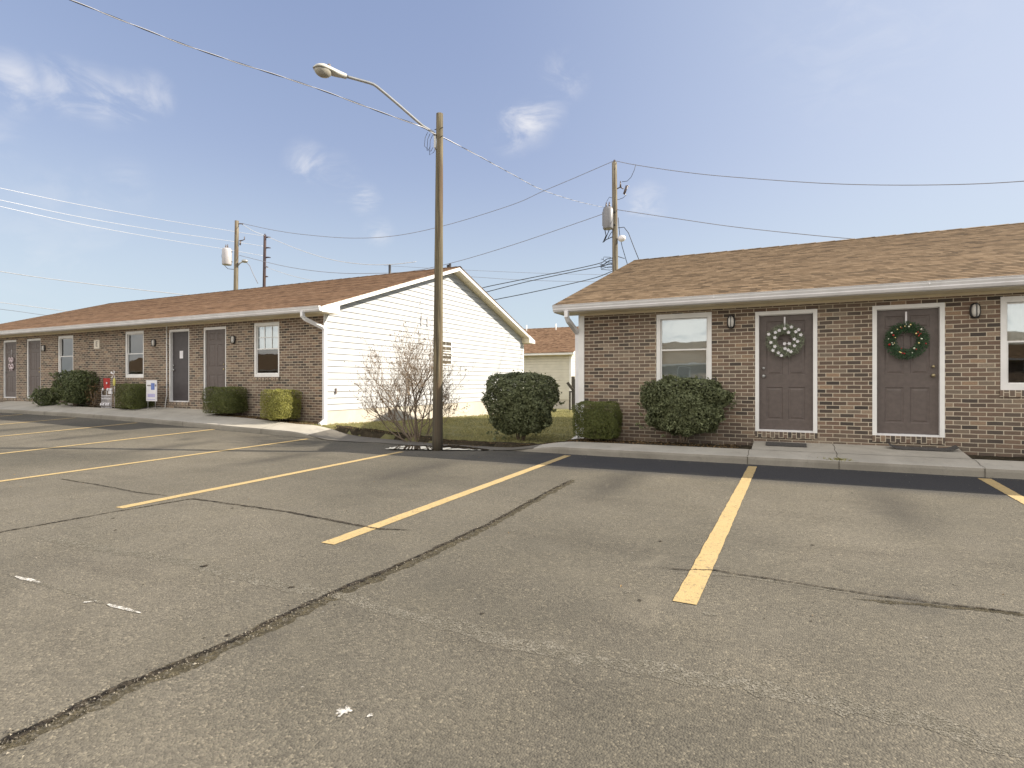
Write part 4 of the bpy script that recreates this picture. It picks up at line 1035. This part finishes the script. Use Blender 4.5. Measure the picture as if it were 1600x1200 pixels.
wire("lower wire from the grey transformer pole dropping behind the right roof", [W_(960, 327, DP), W_(1060, 342, 26), W_(1160, 356, 24.8), W_(1330, 373, 22.5), W_(1500, 384, 20.5), W_(1700, 384, 18.5)], .015, M['wiregrey'], group=G1_)
G2_ = "black service drops to the left block"
for nm, pts in (("topmost", [(957, 403), (948, 405), (938, 411), (900, 420), (850, 430), (800, 440), (757, 449), (742, 455)]), ("middle", [(957, 412), (936, 416.5), (880, 428), (820, 441), (761, 456), (745, 461)]), ("lowest", [(956, 424), (930, 434), (880, 446), (820, 459), (775, 468), (760, 473)])):
    wire(nm + " of three black service cables between the roofs of the two front blocks", [W_(x, y, DP - (957 - x) * .006) for x, y in pts], .018, M['wireblack'], "service_drop", G2_)
G3_ = "bright wires in the left sky"
for nm, pts in (("topmost bright wire in the left sky, ending at the dark distant pole", [(-200, 250), (0, 293.7), (120, 319), (240, 341), (365, 361.5), (414, 369)]), ("second bright wire from the top in the left sky", [(-200, 272), (0, 312.5), (120, 338), (240, 359), (362, 377), (413, 385)]),
                ("third bright wire in the left sky, passing the white transformer", [(-200, 276), (0, 322.5), (120, 349), (240, 371), (350, 389), (413, 400)])):
    wire(nm, [W_(x, y, DP3 - (414 - x) * .03) for x, y in pts], .014, M['wirebright'], group=G3_)
wire("lower bright wire meeting the left roof's ridge", [W_(-200, 388, 40), W_(0, 424, 40), W_(120, 441, 40), W_(275, 459, 40), W_(400, 471, 40)], .024, M['wirebright'], group=G3_)
wire("bright wire from the dark distant pole to the vent on the left ridge", [W_(418, 370, DP3), W_(470, 391, 46), W_(520, 406, 44), W_(570, 413, 42), W_(612, 413, 40), W_(650, 409, 39)], .022, M['wirebright'], group=G3_)
wire("short bright wire sloping from the dark distant pole down to the left ridge", [W_(414, 417, DP3), W_(450, 429, 46), W_(478, 436, 44), W_(520, 445, 42)], .018, M['wirebright'], group=G3_)
wire("short bright wire joining the tops of the white transformer pole and the dark pole", [W_(376, 349, DP2), W_(396, 361, 43), W_(414, 368, DP3)], .018, M['wirebright'], group=G3_)
wire("dark wire low at the left edge of the sky above the roof", [W_(-120, 470, 42), W_(0, 483, 42), W_(60, 491, 42), W_(130, 500, 42)], .015, M['wiregrey'], group="faint far wires")
wire("pale wire low at the left edge of the sky, just above the dark one", [W_(-120, 458, 44), W_(0, 472.5, 44), W_(87, 484, 44), W_(150, 492, 44)], .022, M['wirebright'], group="faint far wires")
wire("upper faint far wire seen in the gap between the roofs", [W_(600, 415, 62), W_(730, 422, 60), W_(850, 427, 60), W_(960, 429, 60), W_(1050, 426, 60)], .015, M['wiregrey'], group="faint far wires")
wire("lower faint far wire seen in the gap between the roofs", [W_(640, 425, 62), W_(745, 433, 60), W_(830, 438, 60), W_(930, 440, 60), W_(1040, 438, 60)], .018, M['wiregrey'], group="faint far wires")

# ------------------------------------------------------------------ shrubs
def shrub(label, cx, cy, zb, rx, ry, h, n, leaf, m, name="shrub", q=.5, seed=1, rough=.09, stems=True, cat="shrub", sag=.0, zc=None, hole=0, group=None):
    r = random.Random(seed); P = thing(name, label, cat, (cx, cy, zb), 0, group); mb = MB()
    ph = [(r.uniform(0, 6.3), r.uniform(0, 6.3), r.uniform(2, 6), r.uniform(2, 6)) for _ in range(5)]
    def rad(d):
        v = 0
        for a, b, f, g_ in ph: v += math.sin(f * d.x * 2 + a) * math.sin(g_ * d.z * 2 + b + d.y * f)
        return 1 + rough * v * .5
    hz = h / 2; lo = (.14 if leaf > .056 else .05) * h
    for i in range(n):
        d = Vector((r.gauss(0, 1), r.gauss(0, 1), r.gauss(0, 1))).normalized()
        k = (abs(d.x) ** (2 / q) + abs(d.y) ** (2 / q) + abs(d.z) ** (2 / q)) ** (-q / 2)   # superellipsoid
        rr = rad(d) * k
        dep = 1 - abs(r.gauss(0, .055)) if r.random() < .66 else r.uniform(.3, .97)
        if r.random() < .015: dep = 1 + abs(r.gauss(0, rough * .5))
        p = Vector((d.x * rx, d.y * ry, d.z * (hz - lo / 2))) * rr * dep; p.z += hz + lo / 2
        if leaf > .045: tp = .72 + .30 * min(1, p.z / h * 1.35); p.x *= tp; p.y *= tp
        if p.z < .02: p.z = .02 + r.random() * .05
        if hole and r.random() < hole and p.z < h * .45: continue
        nrm = (d + Vector((r.gauss(0, .55), r.gauss(0, .55), r.gauss(0, .55) + .25))).normalized(); t = nrm.cross(Vector((r.gauss(0, 1), r.gauss(0, 1), r.gauss(0, 1)))).normalized(); u = nrm.cross(t)
        L_ = leaf * r.uniform(.6, 1.25); w = L_ * .5
        mb.add([p - t * L_ * .5, p + u * w * .5 + nrm * L_ * .08, p + t * L_ * .5, p - u * w * .5 + nrm * L_ * .08], [(0, 1, 2, 3)], min(1, max(.001, r.gauss(.42, .26))))
    for i in range(int(70 * rough / .1) if leaf > .045 and n > 5000 else 0):
        d = Vector((r.gauss(0, 1), r.gauss(0, 1), r.gauss(.35, .8))).normalized(); k = (abs(d.x) ** (2 / q) + abs(d.y) ** (2 / q) + abs(d.z) ** (2 / q)) ** (-q / 2)
        b0 = Vector((d.x * rx, d.y * ry, d.z * (hz - lo / 2))) * rad(d) * k; b0.z += hz; L2 = r.uniform(.04, .12); g2 = (d + Vector((0, 0, .5))).normalized()
        for j in range(14):
            p = b0 + g2 * (L2 * j / 13) + Vector((r.gauss(0, .012), r.gauss(0, .012), r.gauss(0, .012)))
            if p.z < .05: continue
            t = (g2 + Vector((r.gauss(0, .8), r.gauss(0, .8), r.gauss(0, .8)))).normalized(); u = t.orthogonal().normalized(); L_ = leaf * r.uniform(.6, 1.1)
            mb.add([p, p + t * L_ * .5 + u * L_ * .25, p + t * L_, p + t * L_ * .5 - u * L_ * .25], [(0, 1, 2, 3)], min(1, max(.001, r.gauss(.6, .25))))
    mb.build("foliage", m, P)
    if stems:
        sm = MB()
        for i in range(9):
            a = r.uniform(0, 6.3); e = Vector((math.cos(a) * rx * .6, math.sin(a) * ry * .6, h * .7)); sm.tube([(e.x * .12, e.y * .12, -.03), (e.x * .3, e.y * .3, h * .2), (e.x * .7, e.y * .7, h * .5), e], [.018, .014, .009, .004], 5)
        sm.build("stem", M['bark'], P)
    return P
def shr(label, pl, pr, pt, pb, Yc, leaf, m, n, **k):
    a, b = atY(pl, pb, Yc), atY(pr, pb, Yc); dist = (a.x * FW[0] + a.y * FW[1] + b.x * FW[0] + b.y * FW[1]) / 2
    wpx = (pr - pl) / FPX * dist; z0 = CH + (HY - pb) / FPX * (dist - .2); z1 = CH + (HY - pt) / FPX * dist; c = atY((pl + pr) / 2, pb, Yc)
    ry = k.pop('ry', None) or wpx / 2 * .85
    return shrub(label, c.x, c.y, z0, wpx / 2 / k.pop('sq', 1.0), ry, z1 - z0, n, leaf, m, **k)
shr("large round dark holly bush alone on the lawn edge between the blocks", 762, 866, 584, 692, 10.75, .06, M['holly'], 27000, q=.5, seed=13, rough=.09, hole=.12, name="holly_bush", ry=.62)
shr("boxy clipped hedge at the right block's downspout corner", 899, 967, 628, 688, 10.45, .03, M['box'], 22000, q=.26, seed=4, rough=.05, name="clipped_hedge", ry=.33, cat="hedge")
shr("wide dark holly bush under the right block's first window", 1006, 1130, 592, 691, 10.48, .057, M['holly'], 25000, q=.52, seed=5, rough=.11, hole=.1, name="holly_bush", ry=.40)
shr("sunlit yellow green clipped cube hedge nearest the left block's downspout", 411, 467, 609, 657, 10.4, .032, M['boxLit'], 22000, q=.2, seed=6, rough=.05, name="clipped_hedge", ry=.36, sq=1.16, cat="hedge")
shr("clipped olive hedge in front of the left block's nearest door", 319, 384, 605, 648, 10.45, .034, M['box'], 22000, q=.24, seed=7, rough=.05, name="clipped_hedge", ry=.36, sq=1.05, cat="hedge")
shr("shaded olive clipped hedge beside the white and blue yard sign", 181, 238, 600, 640, 10.45, .036, M['box'], 18000, q=.28, seed=8, rough=.06, name="clipped_hedge", ry=.36, sq=1.16, cat="hedge")
shr("big dark holly bush under the left block's farthest window", 86, 150, 581, 637, 10.45, .07, M['holly2'], 10000, q=.65, seed=9, rough=.13, name="holly_bush", ry=.5)
shr("small round dark bush left of the big holly by the left block's doors", 57, 90, 607, 637, 10.3, .05, M['holly2'], 6000, q=.8, seed=10, rough=.08, name="round_bush", ry=.4)
shr("low twiggy brown bush between the big holly and the white lawn ornament", 138, 158, 600, 638, 10.55, .05, M['dry'], 420, q=.8, seed=12, rough=.2, name="twiggy_bush", ry=.25)

# bare multi-stemmed shrub beside the street light
def bare_shrub():
    r = random.Random(21); base = gp(642, 692); base.z = zl(base.x, base.y) - .02; base.y += .22
    P = thing("bare_shrub", "leafless multi-stemmed shrub with a few russet leaves left of the street light pole", "shrub", base)
    wood = MB(); lf = MB()
    def leaf(p, s):
        t = Vector((r.gauss(0, 1), r.gauss(0, 1), r.gauss(0, 1))).normalized(); u = t.orthogonal().normalized()
        lf.add([p, p + t * s * .5 + u * s * .3, p + t * s, p + t * s * .5 - u * s * .3], [(0, 1, 2, 3)], r.uniform(.05, 1))
    def grow(p, d, L_, rad, lvl):
        n = 5; pts = [p]; q = p.copy(); dd = d.copy()
        for i in range(n):
            dd = (dd + Vector((r.gauss(0, .13), r.gauss(0, .13), r.gauss(0, .10) + .05))).normalized(); q = q + dd * (L_ / n)
            if q.z < .06: q.z = .06 + r.random() * .05
            pts.append(q.copy())
        wood.tube(pts, [rad * (1 - .55 * i / n) for i in range(n + 1)], 6 if lvl < 2 else 3 if lvl > 2 else 4, cap=False)
        if lvl >= 4:
            for _ in range(3):
                if r.random() < .5: leaf(pts[r.randint(2, n)], r.uniform(.016, .036))
            return
        if lvl == 3:
            if r.random() < .45:
                for _ in range(4): leaf(pts[-1] + Vector((r.gauss(0, .02), r.gauss(0, .02), r.gauss(0, .02))), r.uniform(.02, .045))
        for j in range([4, 4, 4, 3][lvl]):
            i = r.randint(2, n) if j else n; b = pts[i]; ax_ = Vector((r.gauss(0, 1), r.gauss(0, 1), r.gauss(0, .5) + .12)).normalized()
            nd = (dd + ax_ * r.uniform(.45, .85)).normalized(); grow(b, nd, L_ * r.uniform(.5, .82), max(.0021, rad * .5), lvl + 1)
    rt = Vector((RT[0], RT[1], 0)); fw = Vector((FW[0], FW[1], 0))
    for (s, f, z, l, rd) in ((-1.0, .1, .80, .86, .028), (-1.2, -.15, .62, .66, .020), (-.55, .25, 1, .98, .026), (-.2, -.1, 1.2, 1.02, .028), (.08, .15, 1.3, 1.05, .030), (.30, -.2, 1.2, .9, .022), (.55, .2, .9, .66, .018), (.75, -.1, .5, .55, .014), (-.75, -.3, 1, .86, .018), (-.35, .3, 1.1, .95, .02), (.15, -.3, 1.3, .95, .018)):
        d = (rt * s * .86 + fw * f + Vector((0, 0, z))).normalized(); o = (rt * s * .07 + fw * f * .08)
        grow(Vector((o.x, o.y, 0)), d, l * 1.13, rd * 1.1, 0)
    wood.build("branches", M['bark'], P); lf.build("leaves", M['dry'], P)
bare_shrub()

# ------------------------------------------------------------------ lawn grass and litter (uncountable)
def blades():
    r = random.Random(33); mb = MB()
    def one(x, y, s):
        z = zl(x, y) - .01; h = s * r.uniform(.5, 1.3) * (1 + .55 * math.sin(x * 3.1 + 1.7 * math.sin(y * 2.3)) * math.sin(y * 4.1 + x)); a = r.uniform(0, 6.3); w = .004 + .0012 * (y - 10) * .5; lx, ly = r.gauss(0, .6) * h, r.gauss(0, .6) * h
        dx, dy = math.cos(a) * w, math.sin(a) * w
        mb.add([(x - dx, y - dy, z), (x + dx, y + dy, z), (x + lx * .4 + dx * .5, y + ly * .4 + dy * .5, z + h * .6), (x + lx, y + ly, z + h)], [(0, 1, 2), (0, 2, 3)], min(1, max(.01, r.gauss(.5, .28))))
    n = 0
    while n < 62000:
        y = 10.25 + (r.random() ** 1.7) * 20; x = r.uniform(-10.7, -3.7)
        if y < WB(x) + .24 + .1 * math.sin(x * 2.3) + r.gauss(0, .05) and r.random() < .9: continue
        one(x, y, .055 if y > 10.9 else .045); n += 1
    for _ in range(2600):  # tufts along the left block's corner and weeds in the bed
        x = r.uniform(-11.9, -9.9); y = r.uniform(10.22, 10.8); one(x, y, .06)
    for _ in range(160):
        a = r.uniform(0, 6.3); q = abs(r.gauss(0, .06)); x, y = .67 + q * math.cos(a) * 1.6, 9.68 + q * math.sin(a) * .6; h = .03; z = zwalk(x, y)
        mb.add([(x - .004, y, z), (x + .004, y, z), (x + r.gauss(0, .02), y + r.gauss(0, .02), z + h)], [(0, 1, 2)], .4)
    o = mb.build("grass", M['bladeg']); tag(o, "short yellow green winter grass on the lawn between the blocks", "grass", kind="stuff")
blades()
def litter():
    r = random.Random(8); mb = MB()
    def one(x, y, z, s):
        a = r.uniform(0, 6.3); t = Vector((math.cos(a), math.sin(a), r.gauss(0, .3))) * s; u = Vector((-math.sin(a), math.cos(a), r.gauss(0, .3))) * s * .45; p = Vector((x, y, z + .006))
        mb.add([p - t * .5, p + u * .5 + Vector((0, 0, s * .15)), p + t * .5, p - u * .5 + Vector((0, 0, s * .1))], [(0, 1, 2, 3)], r.uniform(.02, 1))
    for _ in range(2600):
        x = r.uniform(-3.85, -.75) if r.random() < .45 else r.uniform(-14.3, -10.7); y = r.uniform(WB(x) + .0, 10.8); one(x, y, zwalk(x, WB(x)) + .0, r.uniform(.02, .05))
    for _ in range(2400):
        x = r.uniform(-9.8, -4); y = WB(x) + abs(r.gauss(0, .16)); one(x, y, max(zl(x, y), zwalk(x, WB(x)) - .02) + .01, r.uniform(.015, .045))
    for _ in range(260):
        x = r.uniform(-7.6, -5.6); y = WB(x) - abs(r.gauss(0, .12)); one(x, y, zwalk(x, y) + .006, r.uniform(.012, .03))
    for _ in range(110):
        x = r.uniform(-14, 5); y = r.uniform(3.5, 9.4); one(x, y, zg(x, y), r.uniform(.01, .028))
    o = mb.build("leaf_litter", M['dry']); tag(o, "brown fallen leaves scattered over the mulch beds and lawn edge", "leaf litter", kind="stuff")
litter()

# ------------------------------------------------------------------ wreaths and doormats
def wreath(label, px, py, R_, kind, seed, pyhook):
    c = atY(px, py, Yf - .035); r = random.Random(seed); c.y = Yf - .035
    P = thing("door_wreath", label, "wreath", c, 0, "wreaths on the right block's doors"); mb = MB()
    for i in range(3000 if kind else 2800):
        a = r.uniform(0, 2 * PI); b = r.uniform(0, 2 * PI); t = R_ * .30 * math.sqrt(r.random()) * (1.15 if not kind else 1)
        p = Vector(((R_ * .72 + t * math.cos(b)) * math.cos(a), -.0 + t * .55 * math.sin(b), (R_ * .72 + t * math.cos(b)) * math.sin(a) * (1.0 if kind else .95)))
        out = Vector((p.x, -.06 + r.gauss(0, .05), p.z)).normalized(); d = (out + Vector((r.gauss(0, .7), r.gauss(0, .4), r.gauss(0, .7)))).normalized(); u = d.cross(Vector((0, 1, .2))).normalized(); s = r.uniform(.025, .05)
        if p.y > .02: p.y = .02
        mb.add([p, p + d * s * .5 + u * .004, p + d * s, p + d * s * .5 - u * .004], [(0, 1, 2, 3)], r.uniform(.01, .9))
    mb.build("greenery", M['fir'] if kind else M['twig'], P)
    hk = atY(px, pyhook, Yf - .02); MB().box(-.012, .012, .012, .016, R_ * .75, hk.z - c.z).build("hanger", M['white_pl'], P)
    if kind:
        for i in range(34):
            a = r.uniform(0, 6.3); q = R_ * (.72 + r.uniform(-.2, .18)); s = r.choice((.009, .012, .016)); ball = MB().blob((q * math.cos(a), -.065 - r.uniform(0, .02), q * math.sin(a)), s, 8, 6)
            ball.build("bauble", M[r.choice(('gold', 'gold', 'red', 'red', 'pale'))], P)
    else:
        for (dx, dy) in ((-.52, .5), (.0, .72), (.22, .48), (.62, .5), (.78, .62), (-.55, .18), (-.78, -.12), (-.55, -.38), (.0, -.22), (.26, -.22), (.54, .05), (.55, -.36), (.02, -.52), (.35, -.72), (-.9, .4), (-.18, -.95), (.38, .8), (-.3, .62), (.72, -.1), (-.66, -.62), (.2, -.62), (.9, .3), (-.35, -.78)):
            fm = MB(); cx_, cz_ = dx * R_, dy * R_
            for k in range(5):
                a = k * 2 * PI / 5 + dx * 7; e = Vector((math.cos(a), 0, math.sin(a))); s_ = Vector((-math.sin(a), 0, math.cos(a))); o = Vector((cx_, -.085, cz_))
                fm.add([o, o + e * .019 + s_ * .012 + Vector((0, -.008, 0)), o + e * .031, o + e * .019 - s_ * .012 + Vector((0, -.008, 0))], [(0, 1, 2, 3)])
            fm.build("white_flower", M['petal'], P)
    return P
M['fir'] = leafmat("fir_sprigs", (.012, .035, .014), (.05, .12, .045), .6, .1)
M['twig'] = leafmat("grey_green_sprigs", (.07, .08, .05), (.34, .38, .26), .6, .1)
M['petal'] = plain("cotton_petals", (.72, .70, .72), .8, .06, 40)
M['gold'] = plain("gold_bauble", (.75, .62, .28), .12, .05, 9, metal=.7)
M['red'] = plain("red_bauble", (.34, .02, .02), .15, .05, 9)
M['pale'] = plain("pale_bauble", (.66, .68, .55), .15, .05, 9, metal=.4)
wreath("twig wreath of white cotton flowers hanging on the left of the two near doors", 1226, 532, .275, 0, 5, 495)
wreath("green fir wreath with red and gold baubles on the right near door", 1416, 532, .285, 1, 6, 487)
def mat_(label, x, y, w, d, c, curl=0):
    mb = MB(); n = 16; vs = []
    for i in range(n + 1):
        xx = -w / 2 + w * i / n; k = curl * (max(0, abs(xx) / (w / 2) - .6) ** 2) * .35
        for (yy, dz) in ((-d / 2, 0), (d / 2, 0)): vs.append((xx, yy, .012 + k)); vs.append((xx, yy, 0 + k))
    mb.add(vs, [(i * 4, i * 4 + 4, i * 4 + 6, i * 4 + 2) for i in range(n)] + [(i * 4, i * 4 + 1, i * 4 + 5, i * 4 + 4) for i in range(n)] + [(i * 4 + 2, i * 4 + 6, i * 4 + 7, i * 4 + 3) for i in range(n)])
    o = mb.build("doormat", c, None, (x, y, zwalk(x, y) + .012)); o.rotation_euler.x = math.atan(.104)
    return tag(o, label, "doormat", "doormats on the door pads")
mat_("flat black doormat on the pad below the cotton flower wreath door", -.04, 10.58, .62, .26, M['mat'])
mat_("curled black doormat leaning at the foot of the fir wreath door", 1.86, 10.66, .88, .20, M['mat'], 1)

# ------------------------------------------------------------------ small things by the left block
def on_walk(px, Y): d = ray(px, HY); x = d.x * Y / d.y; return Vector((x, Y, zwalk(x, WB(x)) - .02))
M['redcloth'] = plain("red_cloth", (.36, .022, .018), .7, .25, 12)
M['signblue'] = plain("sign_blue", (.12, .18, .45), .5, .15, 12)
M['signlilac'] = plain("sign_lilac", (.42, .40, .62), .5, .12, 12)
b = on_walk(166, 10.50); k = 22.2 / FPX
F_ = thing("garden_flag", "small red garden flag on a black stake behind the white wire ornament", "garden flag", b)
MB().tube([(-.19, 0, -.05), (-.19, 0, .98), (.2, 0, .98)], .008, 6).build("stake", M['black'], F_)
mb = MB(); vs = []
for i in range(9):
    for j in range(7): vs.append((-.17 + .36 * i / 8, .012 * math.sin(i * .9 + j * .3), .96 - .34 * j / 6))
mb.add(vs, [(i * 7 + j, i * 7 + j + 1, (i + 1) * 7 + j + 1, (i + 1) * 7 + j) for i in range(8) for j in range(6)], 0, True); mb.build("cloth", M['redcloth'], F_)
MB().blob((.06, -.02, .80), (.035, .006, .035), 10, 6).build("emblem", M['white_pl'], F_)
b = on_walk(166.5, 10.42)
O_ = thing("wire_ornament", "white wire lawn ornament with three round finials below the red flag", "lawn ornament", b)
mb = MB()
for i in range(9): x = -.26 + .065 * i; mb.tube([(x, 0, 0), (x, 0, .42 if i % 4 else .56)], .008, 5)
for z in (.03, .17, .30, .41): mb.tube([(-.28, 0, z), (.28, 0, z)], .010, 5)
for i in range(8):
    x = -.26 + .065 * i; mb.tube([(x, 0, .05), (x + .065, 0, .16)], .006, 4); mb.tube([(x + .065, 0, .05), (x, 0, .16)], .006, 4)
mb.build("wire_frame", M['white_pl'], O_)
for x in (-.20, .06, .27): MB().blob((x, 0, .60), (.032, .032, .048), 10, 8).build("finial", M['white_pl'], O_)
mb = MB()
for x in (-.21, -.07, .09, .2): mb.blob((x, -.05, .12), (.035, .03, .05), 8, 6)
mb.build("bell", M['white_pl'], O_)
MB().box(.03, .24, .03, .05, .46, .64).build("white_panel", M['white_pl'], O_)
b = on_walk(179, 10.5)
K_ = thing("pinwheel", "yellow and white pinwheel on a stick beside the red flag", "pinwheel", b)
MB().tube([(0, 0, -.03), (0, 0, 1.02)], .007, 6).build("stick", M['white_pl'], K_)
for i in range(4):
    a = i * PI / 2 + .78; e = Vector((math.cos(a), 0, math.sin(a))); s_ = Vector((-math.sin(a), 0, math.cos(a))); o = Vector((0, -.02, 1.08))
    MB().add([o, o + e * .15 + Vector((0, -.02, 0)), o + e * .12 + s_ * .06 + Vector((0, -.04, 0))], [(0, 1, 2)]).build("vane", M['white_pl'], K_)
M['yell'] = plain("yellow_plastic", (.55, .50, .12), .5, .1, 9)
mb = MB(); mb.blob((.0, -.01, .84), (.07, .02, .13), 10, 8); mb.build("yellow_figure", M['yell'], K_)
b = on_walk(237, 10.42)
Y_ = thing("yard_sign", "white and blue rectangular yard sign on wire legs left of the dark door", "yard sign", b)
mb = MB(); mb.tube([(-.18, 0, -.05), (-.18, 0, .5)], .007, 6); mb.tube([(.18, 0, -.05), (.18, 0, .5)], .007, 6); mb.build("wire_legs", M['galv'], Y_)
sb = MB().box(-.26, .26, -.006, .006, .30, .93).build("sign_board", M['white_pl'], Y_)
mb = MB(); mb.box(-.02, .15, -.0095, -.0065, .64, .84); mb.build("blue_print", M['signblue'], sb)
mb = MB(); mb.box(-.19, .17, -.0093, -.0064, .42, .52); mb.box(-.2, .18, -.0093, -.0064, .34, .36); mb.build("lilac_print", M['signlilac'], sb)
mb = MB()
for i in range(6): mb.box(-.2 + i * .035, -.18 + i * .035, -.0094, -.0066, .75, .79)
for i in range(3): mb.box(.17 + i * .025, .185 + i * .025, -.0094, -.0066, .74, .80)
mb.build("dark_print", M['darkink'], sb)
# hanging word decoration and dark wreath on the left block's doors
a = ldd[3][0] + CXL
hd = thing("door_hanging", "white and pink ribbon decoration hanging on the left block's farthest door", "door decoration", (a + .56, Yf + .04, 2.02))
mb = MB()
for (zc_, sc_) in ((.24, 1.0), (-.02, 1.15)):
    for sx in (-1, 1):
        mb.tube([(sx * .14 * sc_ * math.sin(t_) * (1 if t_ < PI else 1), -.012 - .01 * math.sin(t_ * 2), zc_ + .09 * sc_ * math.sin(2 * t_) * .8) for t_ in [PI * k_ / 10 for k_ in range(11)]], .019, 5)
        mb.tube([(0, -.012, zc_), (sx * .05, -.014, zc_ - .09), (sx * .07, -.012, zc_ - .16 * sc_)], .016, 5)
mb.build("ribbon_bows", plain("pink_white", (.70, .58, .60), .5, .1, 9), hd)
MB().tube([(0, -.006, .34), (.02, -.006, .62)], .006, 5).build("cord", M['white_pl'], hd)
# fence slats behind the right block's corner
fb = atD(895, 640, 22.5); fb.z = -.12
FN = thing("picket_fence", "weathered dark picket fence end with one leaning board, beyond the right block's corner", "fence", fb)
k = 22.5 / FPX
def fq(px, py, dd=0): return atD(px, py, 22.5 + dd) - fb
M['oldwood'] = plain("weathered_boards", (.10, .09, .075), .9, .3, 14)
for px, pyt, w in ((895.5, 588, .14), (898.5, 592, .05), (901.5, 587, .06), (890.5, 611, .07), (906, 588, .12), (911, 588, .12)):
    q0, q1 = fq(px, 641), fq(px, pyt); MB().strip((w / 2, .012), [q0, q1 - Vector((0, 0, .05)), q1]).build("picket", M['oldwood'], FN)
MB().strip((.055, .012), [fq(895, 609, -.05), fq(886.5, 597.5, -.05)]).build("leaning_board", M['oldwood'], FN)
MB().strip((.03, .02), [fq(890, 612, .06), fq(915, 612, .06)]).build("rail", M['oldwood'], FN)
